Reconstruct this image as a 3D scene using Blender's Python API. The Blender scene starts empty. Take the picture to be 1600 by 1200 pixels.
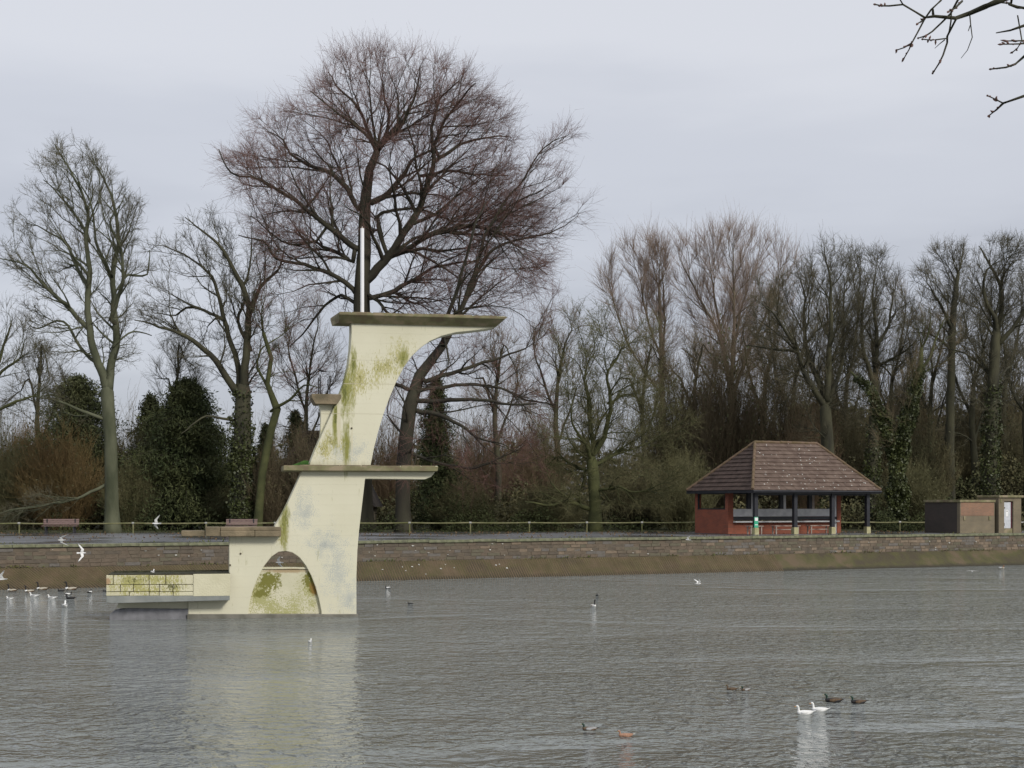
import bpy, bmesh, math, random
import numpy as np
from mathutils import Vector, Matrix, kdtree
from math import radians as R, sin, cos, pi, sqrt, atan2

sc = bpy.context.scene
C = sc.collection
F, HC, HY = 2300.0, 3.5, 790.0          # focal length (photo px), eye height, horizon row

# ------------------------------------------------------------------ camera, sky, sun, exposure
cam = bpy.data.cameras.new('camera'); cam_o = bpy.data.objects.new('camera', cam); C.objects.link(cam_o)
cam.sensor_width = 36.0; cam.lens = 36.0 * F / 1600.0
cam.shift_y = (HY - 600.0) / 1600.0
cam.clip_start = 0.1; cam.clip_end = 3000
cam_o.location = (0, 0, HC); cam_o.rotation_euler = (R(90), 0, 0)
sc.camera = cam_o

SUN_EL, SUN_AZ = R(30), R(38)           # azimuth: to the right of straight behind the camera
wd = bpy.data.worlds.new("World"); sc.world = wd; wd.use_nodes = True
nt = wd.node_tree; nt.nodes.clear()
def wn(t, **k):
    n = nt.nodes.new(t)
    for a, b in k.items(): setattr(n, a, b)
    return n
out = wn('ShaderNodeOutputWorld'); mixs = wn('ShaderNodeMixShader'); mixs.inputs[0].default_value = 0.9
skyt = wn('ShaderNodeTexSky', sky_type='NISHITA', sun_disc=False); skyt.sun_elevation = SUN_EL; skyt.sun_rotation = pi - SUN_AZ
b1 = wn('ShaderNodeBackground'); b1.inputs[1].default_value = 0.08
b2 = wn('ShaderNodeBackground'); b2.inputs[1].default_value = 1.0
tc = wn('ShaderNodeTexCoord'); sep = wn('ShaderNodeSeparateXYZ')
nt.links.new(tc.outputs['Generated'], sep.inputs[0])
mp = wn('ShaderNodeMapping'); mp.inputs['Scale'].default_value = (1.0, 1.0, 4.5)
nt.links.new(tc.outputs['Generated'], mp.inputs[0])
cn = wn('ShaderNodeTexNoise'); cn.inputs['Scale'].default_value = 1.9; cn.inputs['Detail'].default_value = 5; cn.inputs['Roughness'].default_value = .52
nt.links.new(mp.outputs[0], cn.inputs['Vector'])
m1 = wn('ShaderNodeMath', operation='MULTIPLY_ADD'); m1.inputs[1].default_value = .38; m1.inputs[2].default_value = -.18
nt.links.new(cn.outputs[0], m1.inputs[0])
m2 = wn('ShaderNodeMath', operation='ADD'); nt.links.new(sep.outputs[2], m2.inputs[0]); nt.links.new(m1.outputs[0], m2.inputs[1])
rp = wn('ShaderNodeValToRGB'); cr = rp.color_ramp; cr.interpolation = 'EASE'
cols = [(0.0, (.385, .405, .455)), (.12, (.455, .475, .535)), (.22, (.57, .59, .65)), (.33, (.66, .675, .725)), (1.0, (.67, .68, .72))]
cr.elements[0].position, cr.elements[0].color = 0, (*cols[0][1], 1)
cr.elements[1].position, cr.elements[1].color = 1, (*cols[-1][1], 1)
for p, c in cols[1:-1]:
    e = cr.elements.new(p); e.color = (*c, 1)
nt.links.new(m2.outputs[0], rp.inputs[0]); nt.links.new(rp.outputs[0], b2.inputs[0])
nt.links.new(skyt.outputs[0], b1.inputs[0])
nt.links.new(b1.outputs[0], mixs.inputs[1]); nt.links.new(b2.outputs[0], mixs.inputs[2]); nt.links.new(mixs.outputs[0], out.inputs[0])
sun = bpy.data.lights.new('sun', 'SUN'); sun.energy = 1.9; sun.angle = R(12); sun.color = (1, .95, .86)
so = bpy.data.objects.new('sun', sun); C.objects.link(so)
sd = Vector((sin(SUN_AZ) * cos(SUN_EL), -cos(SUN_AZ) * cos(SUN_EL), sin(SUN_EL)))   # towards the sun
so.rotation_euler = sd.to_track_quat('Z', 'Y').to_euler(); so.location = (20, -20, 40)
sc.view_settings.view_transform = 'Standard'; sc.view_settings.look = 'None'
sc.view_settings.exposure = 0.18; sc.view_settings.gamma = 1.0; sc.view_settings.use_curve_mapping = False
sc.render.engine = 'CYCLES'
try:
    sc.cycles.max_bounces = 6; sc.cycles.diffuse_bounces = 3; sc.cycles.glossy_bounces = 3
except Exception: pass

# ------------------------------------------------------------------ helpers
def W(px, py, Y):
    return Vector(((px - 800) / F * Y, Y, HC - (py - HY) / F * Y))

def wloc(o):
    m = Matrix.Identity(4)
    chain = []
    while o is not None: chain.append(o); o = o.parent
    for q in reversed(chain): m = m @ Matrix.LocRotScale(q.location, q.rotation_euler, q.scale)
    return m

def tag(o, label=None, cat=None, group=None, kind=None):
    if label: o['label'] = label
    if cat: o['category'] = cat
    if group: o['group'] = group
    if kind: o['kind'] = kind
    return o

def empty(name, loc, rz=0, label=None, cat=None, group=None):
    o = bpy.data.objects.new(name, None); C.objects.link(o)
    o.location = loc; o.rotation_euler = (0, 0, rz); o.empty_display_size = .3
    return tag(o, label, cat, group)

def link(name, me, mat, parent=None, world=False):
    if world and parent is not None:
        me.transform(wloc(parent).inverted())
    o = bpy.data.objects.new(name, me); C.objects.link(o)
    if mat is not None and len(me.materials) == 0:
        for m in (mat if isinstance(mat, (list, tuple)) else [mat]): me.materials.append(m)
    if parent is not None: o.parent = parent
    return o

class MB:
    def __init__(s): s.v = []; s.f = []; s.mi = []
    def add(s, vs, fs, mi=0):
        b = len(s.v); s.v += [tuple(v) for v in vs]; s.f += [tuple(b + i for i in f) for f in fs]; s.mi += [mi] * len(fs)
        return s
    def box(s, x0, x1, y0, y1, z0, z1, mi=0, M=None, taper=0):
        vs = [Vector((x, y, z)) for z in (z0, z1) for x, y in ((x0, y0), (x1, y0), (x1, y1), (x0, y1))]
        if M is not None: vs = [M @ v for v in vs]
        return s.add(vs, [(3, 2, 1, 0), (4, 5, 6, 7), (0, 1, 5, 4), (1, 2, 6, 5), (2, 3, 7, 6), (3, 0, 4, 7)], mi)
    def prism(s, poly, y0, y1, mi=0):          # poly: (x,z) outline, extruded along y
        n = len(poly)
        vs = [(p[0], y0, p[1]) for p in poly] + [(p[0], y1, p[1]) for p in poly]
        fs = [tuple(range(n)), tuple(range(2 * n - 1, n - 1, -1))] + [(i, i + n, (i + 1) % n + n, (i + 1) % n) for i in range(n)]
        return s.add(vs, fs, mi)
    def tube(s, pts, rad, n=8, mi=0, flat=1.0, cap=True):
        pts = [Vector(p) for p in pts]
        if not isinstance(rad, (list, tuple)): rad = [rad] * len(pts)
        b = len(s.v); up = Vector((0, 0, 1)); prev = None
        for i, p in enumerate(pts):
            d = (pts[min(i + 1, len(pts) - 1)] - pts[max(i - 1, 0)]).normalized()
            if prev is None:
                a = d.cross(up) if abs(d.z) < .95 else d.cross(Vector((0, 1, 0)))
            else: a = prev - d * prev.dot(d)
            a.normalize(); prev = a; c = d.cross(a)
            r = rad[i]; r1, r2 = (r if isinstance(r, tuple) else (r, r * flat))
            for k in range(n):
                t = 2 * pi * k / n
                s.v.append(tuple(p + a * cos(t) * r1 + c * sin(t) * r2))
        for i in range(len(pts) - 1):
            for k in range(n):
                k2 = (k + 1) % n
                s.f.append((b + i * n + k, b + i * n + k2, b + (i + 1) * n + k2, b + (i + 1) * n + k)); s.mi.append(mi)
        if cap:
            s.f.append(tuple(b + k for k in range(n - 1, -1, -1))); s.mi.append(mi)
            e = b + (len(pts) - 1) * n
            s.f.append(tuple(e + k for k in range(n))); s.mi.append(mi)
        return s
    def build(s, name, mat, parent=None, world=False, smooth=False, bevel=0):
        me = bpy.data.meshes.new(name); me.from_pydata(s.v, [], s.f)
        bm = bmesh.new(); bm.from_mesh(me); bmesh.ops.recalc_face_normals(bm, faces=bm.faces); bm.to_mesh(me); bm.free()
        if any(s.mi): me.polygons.foreach_set('material_index', s.mi)
        if smooth: me.polygons.foreach_set('use_smooth', [True] * len(me.polygons))
        me.update()
        o = link(name, me, mat, parent, world)
        if bevel:
            m = o.modifiers.new('bevel', 'BEVEL'); m.width = bevel; m.segments = 2; m.limit_method = 'ANGLE'; m.angle_limit = R(35)
        return o

def poly_mesh(name, V, nper, flat_idx=None, mat=None, parent=None, world=True):
    """V (N,3) vertices; faces given as index array (M,nper)."""
    me = bpy.data.meshes.new(name)
    I = flat_idx; M = len(I)
    me.vertices.add(len(V)); me.vertices.foreach_set('co', np.asarray(V, dtype=np.float32).ravel())
    me.loops.add(M * nper); me.loops.foreach_set('vertex_index', np.asarray(I, dtype=np.int32).ravel())
    me.polygons.add(M); me.polygons.foreach_set('loop_start', np.arange(0, M * nper, nper, dtype=np.int32))
    me.update(calc_edges=True)
    return link(name, me, mat, parent, world)

def seg_arrays(A, B, ra, rb, n=3):
    A = np.asarray(A, float); B = np.asarray(B, float); N = len(A)
    ra = np.broadcast_to(ra, (N,)); rb = np.broadcast_to(rb, (N,))
    d = B - A; L = np.linalg.norm(d, axis=1, keepdims=True); d = d / np.maximum(L, 1e-6)
    ref = np.where(np.abs(d[:, 2:3]) > .9, np.array([[1., 0, 0]]), np.array([[0, 0, 1.]]))
    a = np.cross(d, ref); a /= np.linalg.norm(a, axis=1, keepdims=True); c = np.cross(d, a)
    V = np.empty((N, 2 * n, 3))
    for k in range(n):
        t = 2 * pi * k / n; o = a * cos(t) + c * sin(t)
        V[:, k] = A + o * ra[:, None]; V[:, n + k] = B + o * rb[:, None]
    base = (np.arange(N) * 2 * n)[:, None]
    I = np.concatenate([base + np.array([[k, (k + 1) % n, n + (k + 1) % n, n + k]]) for k in range(n)], axis=0)
    return V.reshape(-1, 3), I

def segs_obj(name, packs, mat, parent):
    Vs, Is, off = [], [], 0
    for (A, B, ra, rb, n) in packs:
        if len(A) == 0: continue
        V, I = seg_arrays(A, B, ra, rb, n); Vs.append(V); Is.append(I + off); off += len(V)
    return poly_mesh(name, np.concatenate(Vs), 4, np.concatenate(Is), mat, parent)

def unit(v): return v / np.maximum(np.linalg.norm(v, axis=-1, keepdims=True), 1e-9)

def twigs(P, D, L, r, rng, nseg=3, nsub=3, up=.25, spread=.5, sub_len=.5):
    """fine twigs from points P along D: returns segment arrays"""
    P = np.asarray(P); D = unit(np.asarray(D)); n = len(P); L = np.broadcast_to(L, (n,))
    A, B, RA, RB = [], [], [], []
    p = P.copy(); d = D.copy(); ptsl = [p]; dl = []
    for i in range(nseg):
        d = unit(d + rng.normal(0, .14, (n, 3)) + np.array([0, 0, up]))
        q = p + d * (L / nseg)[:, None]
        A.append(p); B.append(q); RA.append(np.full(n, r * (1 - i / (nseg + 1)))); RB.append(np.full(n, r * (1 - (i + 1) / (nseg + 1))))
        dl.append(d); p = q; ptsl.append(p)
    for k in range(nsub):
        i = (k % nseg)
        t = rng.random(n)[:, None]
        s = ptsl[i] * (1 - t) + ptsl[i + 1] * t
        sdv = unit(dl[i] + rng.normal(0, spread, (n, 3)) + np.array([0, 0, up * .6]))
        ll = (L * sub_len * rng.uniform(.6, 1.2, n))[:, None]
        m = s + sdv * ll * .5; e = m + unit(sdv + rng.normal(0, .25, (n, 3)) + np.array([0, 0, up])) * ll * .5
        A += [s]; B += [e]; RA += [np.full(n, r * .6)]; RB += [np.full(n, r * .28)]
    return np.concatenate(A), np.concatenate(B), np.concatenate(RA), np.concatenate(RB)

def leaf_obj(name, P, size, mat, parent, rng, aspect=.6, droop=0.0, N=None):
    """small folded leaf faces at points P"""
    P = np.asarray(P); n = len(P)
    a = unit(rng.normal(0, 1, (n, 3)) + np.array([0, 0, -droop])); b = unit(np.cross(a, rng.normal(0, 1, (n, 3))))
    c = np.cross(a, b)
    s = (size * rng.uniform(.6, 1.3, n))[:, None]
    V = np.empty((n, 4, 3)); V[:, 0] = P; V[:, 1] = P + a * s * .5 + b * s * .5 * aspect + c * s * .1
    V[:, 2] = P + a * s; V[:, 3] = P + a * s * .5 - b * s * .5 * aspect + c * s * .1
    I = np.arange(4 * n).reshape(n, 4)
    return poly_mesh(name, V.reshape(-1, 3), 4, I, mat, parent)

# ------------------------------------------------------------------ materials
def mat(name, c1, c2=None, scale=3.0, rough=.8, bump=0.0, bscale=None, spec=.3, detail=5, stretch=(1, 1, 1), lo=.35, hi=.65, metal=0, mid=None):
    m = bpy.data.materials.new(name); m.use_nodes = True; t = m.node_tree; b = t.nodes['Principled BSDF']
    b.inputs['Roughness'].default_value = rough; b.inputs['Specular IOR Level'].default_value = spec; b.inputs['Metallic'].default_value = metal
    if c2 is None: c2 = tuple(x * .8 for x in c1)
    co = t.nodes.new('ShaderNodeTexCoord'); mp = t.nodes.new('ShaderNodeMapping'); mp.inputs['Scale'].default_value = stretch
    t.links.new(co.outputs['Object'], mp.inputs[0])
    n = t.nodes.new('ShaderNodeTexNoise'); n.inputs['Scale'].default_value = scale; n.inputs['Detail'].default_value = detail
    t.links.new(mp.outputs[0], n.inputs['Vector'])
    r = t.nodes.new('ShaderNodeValToRGB'); r.color_ramp.elements[0].position = lo; r.color_ramp.elements[1].position = hi
    r.color_ramp.elements[0].color = (*c1, 1); r.color_ramp.elements[1].color = (*c2, 1)
    if mid: e = r.color_ramp.elements.new((lo + hi) / 2); e.color = (*mid, 1)
    t.links.new(n.outputs[0], r.inputs[0]); t.links.new(r.outputs[0], b.inputs['Base Color'])
    if bump:
        n2 = t.nodes.new('ShaderNodeTexNoise'); n2.inputs['Scale'].default_value = bscale or scale * 4; n2.inputs['Detail'].default_value = 4
        t.links.new(mp.outputs[0], n2.inputs['Vector'])
        bp = t.nodes.new('ShaderNodeBump'); bp.inputs['Strength'].default_value = 1; bp.inputs['Distance'].default_value = bump
        t.links.new(n2.outputs[0], bp.inputs['Height']); t.links.new(bp.outputs[0], b.inputs['Normal'])
    return m

def stain_layers(m, layers, prev_socket=None):
    """layers: (colour, blobs[(u,z,ru,rz)], noise scale, amount, threshold, stretch) in local x,z metres - algae, flaking, rust"""
    t = m.node_tree; b = t.nodes['Principled BSDF']
    co = t.nodes.new('ShaderNodeTexCoord'); sp = t.nodes.new('ShaderNodeSeparateXYZ'); t.links.new(co.outputs['Object'], sp.inputs[0])
    cur = b.inputs['Base Color'].links[0].from_socket
    def M(op, a, bb=None, c=None):
        n = t.nodes.new('ShaderNodeMath'); n.operation = op
        for i, x in enumerate((a, bb, c)):
            if x is None: continue
            if isinstance(x, (int, float)): n.inputs[i].default_value = x
            else: t.links.new(x, n.inputs[i])
        return n.outputs[0]
    for (col, blobs, ns, amt, thr, stretch, soft) in layers:
        mask = None
        for (u, z, ru, rz) in blobs:
            dx = M('MULTIPLY', M('SUBTRACT', sp.outputs[0], u), 1 / ru); dz = M('MULTIPLY', M('SUBTRACT', sp.outputs[2], z), 1 / rz)
            d = M('SQRT', M('ADD', M('MULTIPLY', dx, dx), M('MULTIPLY', dz, dz)))
            k = M('MAXIMUM', M('SUBTRACT', 1.0, d), 0.0)
            mask = k if mask is None else M('MAXIMUM', mask, k)
        mp = t.nodes.new('ShaderNodeMapping'); mp.inputs['Scale'].default_value = stretch; t.links.new(co.outputs['Object'], mp.inputs[0])
        n = t.nodes.new('ShaderNodeTexNoise'); n.inputs['Scale'].default_value = ns; n.inputs['Detail'].default_value = 8; n.inputs['Roughness'].default_value = .7
        t.links.new(mp.outputs[0], n.inputs['Vector'])
        n3 = t.nodes.new('ShaderNodeTexNoise'); n3.inputs['Scale'].default_value = 1.7 + ns * .05; n3.inputs['Detail'].default_value = 4; t.links.new(mp.outputs[0], n3.inputs['Vector'])
        nn = M('ADD', M('MULTIPLY', M('SUBTRACT', n.outputs[0], .5), amt), M('MULTIPLY', M('SUBTRACT', n3.outputs[0], .5), 1.3 if amt > 1.2 else .3))
        v = M('ADD', mask, nn)
        mr = t.nodes.new('ShaderNodeMapRange'); mr.inputs[1].default_value = thr - soft; mr.inputs[2].default_value = thr + soft
        t.links.new(v, mr.inputs[0])
        mx = t.nodes.new('ShaderNodeMix'); mx.data_type = 'RGBA'
        t.links.new(mr.outputs[0], mx.inputs[0]); t.links.new(cur, mx.inputs[6]); mx.inputs[7].default_value = (*col, 1)
        cur = mx.outputs[2]
    t.links.new(cur, b.inputs['Base Color'])

def brick_mat(name, c1, c2, mortar, zsplit=None):
    m = bpy.data.materials.new(name); m.use_nodes = True; t = m.node_tree; b = t.nodes['Principled BSDF']; b.inputs['Roughness'].default_value = .9
    co = t.nodes.new('ShaderNodeTexCoord'); sp = t.nodes.new('ShaderNodeSeparateXYZ'); t.links.new(co.outputs['Object'], sp.inputs[0])
    ad = t.nodes.new('ShaderNodeMath'); ad.operation = 'ADD'; t.links.new(sp.outputs[0], ad.inputs[0]); t.links.new(sp.outputs[1], ad.inputs[1])
    cb = t.nodes.new('ShaderNodeCombineXYZ'); t.links.new(ad.outputs[0], cb.inputs[0]); t.links.new(sp.outputs[2], cb.inputs[1])
    br = t.nodes.new('ShaderNodeTexBrick'); br.inputs['Color1'].default_value = (*c1, 1); br.inputs['Color2'].default_value = (*c2, 1)
    br.inputs['Mortar'].default_value = (*mortar, 1); br.inputs['Scale'].default_value = 1; br.inputs['Brick Width'].default_value = .225
    br.inputs['Row Height'].default_value = .075; br.inputs['Mortar Size'].default_value = .008
    t.links.new(cb.outputs[0], br.inputs['Vector'])
    n = t.nodes.new('ShaderNodeTexNoise'); n.inputs['Scale'].default_value = 1.5; n.inputs['Detail'].default_value = 6; t.links.new(co.outputs['Object'], n.inputs['Vector'])
    mx = t.nodes.new('ShaderNodeMix'); mx.data_type = 'RGBA'; mx.blend_type = 'MULTIPLY'; mx.inputs[0].default_value = .6
    t.links.new(br.outputs[0], mx.inputs[6]); t.links.new(n.outputs[0], mx.inputs[7]); 
    g = t.nodes.new('ShaderNodeBrightContrast'); g.inputs['Bright'].default_value = .03
    t.links.new(mx.outputs[2], g.inputs[0]); t.links.new(g.outputs[0], b.inputs['Base Color'])
    bp = t.nodes.new('ShaderNodeBump'); bp.inputs['Distance'].default_value = .01; bp.invert = True
    t.links.new(br.outputs['Fac'], bp.inputs['Height']); t.links.new(bp.outputs[0], b.inputs['Normal'])
    return m

M_ = {}
M_['asphalt'] = mat('wet_asphalt', (.075, .077, .080), (.15, .15, .155), .25, .3, .004, 30, spec=.5)
M_['grass'] = mat('grass_ground', (.035, .045, .015), (.06, .055, .025), .8, .95, .03, 6)
M_['bank'] = mat('bank_grass', (.05, .07, .02), (.08, .08, .03), .8, .95, .03, 6)
M_['bed'] = mat('lake_bed', (.04, .04, .03), (.06, .05, .04), 1, .9)
M_['mortar'] = mat('mortar', (.13, .107, .08), (.18, .148, .112), 2.0, .9, .01)
M_['pitching'] = mat('pitching_stone', (.07, .058, .038), (.125, .094, .06), .9, .85, .03, 7, mid=(.085, .08, .035), detail=10, stretch=(1, 1, 1))
M_['rib'] = mat('rib_stone', (.185, .145, .09), (.25, .185, .12), 1.5, .9, .01, 20)
M_['cap'] = mat('cap_stone', (.12, .12, .085), (.23, .22, .17), 3, .85, .01, 25, mid=(.19, .2, .12))
stone_cols = [((.118, .096, .072), (.165, .135, .10)), ((.128, .10, .075), (.175, .14, .105)), ((.10, .084, .066), (.145, .12, .094)),
              ((.115, .105, .075), (.155, .14, .10)), ((.18, .14, .10), (.25, .195, .145)), ((.13, .118, .105), (.18, .165, .15))]
for i, (a, b) in enumerate(stone_cols): M_['stone%d' % i] = mat('rubble_stone_%s' % 'abcdef'[i], a, b, 4, .9, .012, 30)
M_['whitesplash'] = mat('pale_lime_splash', (.5, .5, .47), (.65, .64, .6), 6, .8)
M_['bark_beech'] = mat('bark_beech', (.030, .026, .020), (.055, .052, .034), .9, .9, .02, 8, stretch=(1, 1, .3))
M_['twig_beech'] = mat('twig_beech', (.13, .072, .060), (.19, .108, .09), .5, .9)
M_['bark_syc'] = mat('bark_sycamore', (.055, .062, .036), (.12, .125, .08), 1.2, .9, .02, 10, stretch=(1, 1, .35))
M_['twig_syc'] = mat('twig_sycamore', (.085, .080, .050), (.13, .115, .075), .5, .9)
M_['bark_dark'] = mat('bark_dark', (.035, .034, .024), (.075, .072, .042), 1.2, .9, .02, 10, stretch=(1, 1, .35))
M_['twig_dark'] = mat('twig_dark', (.070, .066, .042), (.118, .104, .066), .5, .9)
M_['bark_olive'] = mat('bark_olive', (.045, .05, .02), (.085, .09, .035), 1.2, .9, .02, 10)
M_['twig_olive'] = mat('twig_olive', (.095, .092, .042), (.15, .14, .07), .5, .9)
M_['bark_pale'] = mat('bark_pale', (.11, .09, .06), (.17, .14, .10), 1.2, .9)
M_['twig_pale'] = mat('twig_pale', (.21, .155, .12), (.29, .22, .175), .5, .9)
M_['twig_orange'] = mat('twig_orange', (.15, .10, .045), (.18, .135, .055), .3, .9)
M_['twig_red'] = mat('twig_redbrown', (.14, .10, .062), (.19, .14, .085), .3, .9)
M_['twig_brown'] = mat('twig_brown', (.115, .092, .056), (.17, .135, .08), .3, .9)
M_['twig_thicket'] = mat('twig_thicket', (.095, .088, .046), (.145, .122, .064), .3, .9)
M_['verge'] = mat('verge_leaf', (.03, .04, .012), (.06, .07, .025), 1.2, .8)
M_['ivy'] = mat('ivy_leaf', (.030, .038, .013), (.072, .085, .026), 1.2, .5, spec=.4)
M_['needle'] = mat('needle_dark', (.032, .047, .017), (.085, .095, .036), .5, .75)
M_['needle2'] = mat('needle_olive', (.05, .065, .024), (.10, .105, .045), .5, .75)
M_['undergrowth'] = mat('undergrowth_leaf', (.075, .084, .036), (.14, .125, .058), .22, .8, mid=(.09, .085, .042))
M_['white_paint'] = mat('white_paint', (.72, .72, .72), (.55, .55, .56), 3, .5)
M_['steel_white'] = mat('pole_white', (.85, .85, .87), (.8, .8, .83), 3, .35)
M_['black_paint'] = mat('black_paint', (.012, .013, .018), (.022, .023, .03), 3, .45, spec=.5)
M_['rail'] = mat('rail_galvanised', (.11, .115, .04), (.20, .19, .10), 2.5, .6)
M_['rail_dark'] = mat('rail_dark_paint', (.03, .03, .028), (.08, .08, .06), 2.5, .6)
M_['post_pale'] = mat('post_pale', (.30, .30, .27), (.42, .41, .38), 4, .6)
M_['bench_slat'] = mat('bench_slat_mauve', (.18, .12, .112), (.26, .185, .17), 5, .6, stretch=(1, 8, 8))
M_['bench_leg'] = mat('bench_cast', (.02, .02, .022), (.04, .04, .045), 3, .6)
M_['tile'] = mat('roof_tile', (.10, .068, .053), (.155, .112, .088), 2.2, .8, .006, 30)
M_['tile_shaded'] = mat('roof_tile_shaded', (.05, .034, .028), (.09, .062, .052), 2.2, .85, .006, 30)  # shade put into the tile colour for the left and back slopes
M_['ridge'] = mat('ridge_tile', (.12, .088, .045), (.17, .115, .08), 3, .85, .01, 30)
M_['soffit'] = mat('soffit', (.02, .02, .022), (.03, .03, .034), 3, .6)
M_['yellow'] = mat('post_base_concrete', (.33, .31, .16), (.45, .42, .26), 4, .8)
M_['sign_green'] = mat('sign_green', (.06, .42, .25), (.05, .38, .22), 3, .4)
M_['shelter_brick'] = brick_mat('shelter_brick', (.42, .09, .03), (.31, .07, .025), (.28, .11, .06))
M_['hut_brick'] = brick_mat('hut_brick', (.42, .20, .11), (.33, .17, .10), (.30, .25, .17))
M_['hut_brick_plain'] = brick_mat('hut_brick_buff', (.28, .22, .13), (.25, .20, .125), (.22, .19, .12))
M_['concrete'] = mat('weathered_concrete', (.17, .135, .085), (.30, .245, .165), 2.5, .85, .01, 30, mid=(.2, .19, .1))
M_['concrete_old'] = mat('old_platform_concrete', (.13, .11, .07), (.27, .215, .14), 1.8, .9, .02, 22)
M_['door_white'] = mat('door_white', (.62, .63, .68), (.5, .53, .55), 5, .5)
M_['notice'] = mat('notice_paper', (.85, .85, .85), (.8, .8, .8), 5, .5)
M_['moss'] = mat('moss', (.03, .085, .015), (.06, .13, .025), 8, .9, .01)
M_['wood_pale'] = mat('seat_wood', (.30, .24, .2), (.4, .34, .3), 4, .6)

# water
def water_mat():
    m = bpy.data.materials.new('lake_water'); m.use_nodes = True; t = m.node_tree; b = t.nodes['Principled BSDF']
    b.inputs['Roughness'].default_value = .05; b.inputs['IOR'].default_value = 1.333; b.inputs['Specular IOR Level'].default_value = .5
    b.inputs['Base Color'].default_value = (.208, .224, .214, 1)
    co = t.nodes.new('ShaderNodeTexCoord')
    def noise(scale, stretch, detail=3, rough=.55, dist=0, rot=0):
        mp = t.nodes.new('ShaderNodeMapping'); mp.inputs['Scale'].default_value = stretch; mp.inputs['Rotation'].default_value = (0, 0, rot)
        t.links.new(co.outputs['Object'], mp.inputs[0])
        n = t.nodes.new('ShaderNodeTexNoise'); n.inputs['Scale'].default_value = scale; n.inputs['Detail'].default_value = detail
        n.inputs['Roughness'].default_value = rough; n.inputs['Distortion'].default_value = dist
        t.links.new(mp.outputs[0], n.inputs['Vector']); return n.outputs[0]
    def M(op, a, bb):
        n = t.nodes.new('ShaderNodeMath'); n.operation = op
        for i, x in enumerate((a, bb)):
            if isinstance(x, (int, float)): n.inputs[i].default_value = x
            else: t.links.new(x, n.inputs[i])
        return n.outputs[0]
    gust = noise(.055, (1, 2.0, 1), 3, .6, 1.0, .3)
    mr = t.nodes.new('ShaderNodeMapRange'); mr.inputs[1].default_value = .36; mr.inputs[2].default_value = .62; mr.inputs[3].default_value = .22; mr.inputs[4].default_value = 1.25
    t.links.new(gust, mr.inputs[0])
    small = noise(7.5, (1, 1.0, 1), 2, .5, .4, .45)
    big = noise(2.9, (1, 1.1, 1), 2, .55, .6, .3)
    swell = noise(.45, (1, 1.7, 1), 2, .5, .2, .2)
    h = M('ADD', M('MULTIPLY', M('MULTIPLY', small, mr.outputs[0]), .14), M('ADD', M('MULTIPLY', M('MULTIPLY', big, mr.outputs[0]), .46), M('MULTIPLY', swell, .30)))
    bp = t.nodes.new('ShaderNodeBump'); bp.inputs['Distance'].default_value = 1.0; bp.inputs['Strength'].default_value = 1.0
    t.links.new(h, bp.inputs['Height']); t.links.new(bp.outputs[0], b.inputs['Normal'])
    return m
M_['water'] = water_mat()

# ------------------------------------------------------------------ the setting
WD = R(26.57); wdir = Vector((cos(WD), sin(WD), 0)); wnor = Vector((-sin(WD), cos(WD), 0)); W0 = Vector((-21.2, 61, 0))
def wl(s, y, z=0): return W0 + wdir * s + wnor * y + Vector((0, 0, z))
def sheet(name, pts, z, m, kind='structure', thick=0):
    b = MB(); n = len(pts)
    b.add([(p[0], p[1], z) for p in pts], [tuple(range(n))])
    o = b.build(name, m); tag(o, kind=kind); return o
a, b = wl(-60, .6), wl(140, .6)
sheet('water', [(-260, 2, 0), (140, 2, 0), b, a, (-260, a.y, 0)], 0.0, M_['water'])
sheet('lake_bed', [(-260, 2, 0), (140, 2, 0), b, a, (-260, a.y, 0)], -1.6, M_['bed'])
a, b = wl(-60, 1.0), wl(140, 1.0)
sheet('ground', [a, b, (900, 500, 0), (900, 1500, 0), (-1100, 1500, 0), (-1100, 34, 0), (-260, 34, 0)], 1.80, M_['grass'])
bk = MB(); bk.add([(-260, -120, 1.9), (260, -120, 1.9), (260, 2.2, 1.9), (-260, 2.2, 1.9), (-260, 4.6, -.6), (260, 4.6, -.6)], [(0, 1, 2, 3), (3, 2, 5, 4)])
tag(bk.build('near_bank', M_['bank']), kind='structure')
def fence_Y(X): return 91.6 + .115 * X
a, b = wl(-60, 1.33), wl(74, 1.33)
sheet('promenade', [a, b, (b.x, fence_Y(b.x) + .8, 0), (-75, fence_Y(-75) + .8, 0)], 1.845, M_['asphalt'])

# ------------------------------------------------------------------ lakeside wall
rnd = random.Random(7)
stain_layers(M_['pitching'], [((.045, .04, .028), [(20, -.04, 900, .30)], 3.0, .9, .45, (1, 1, 1), .25)])
wall = empty('retaining_wall', W0, WD, 'long mossy stone lakeside wall with sloping ribbed foot and pale cap stones', 'wall')
wb = MB(); wb.box(-60, 140, 1.0, 1.5, -.5, 1.72); wb.build('wall_core', M_['mortar'], wall)
rv = MB(); rv.add([(x, y, z) for x in (-60, 140) for y, z in ((-.35, -.4), (.92, .86), (1.06, .86), (1.06, -.4))], [(0, 1, 5, 4), (1, 2, 6, 5), (2, 3, 7, 6), (0, 3, 2, 1), (4, 5, 6, 7)])
rv.build('sloping_apron', M_['pitching'], wall)
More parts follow.
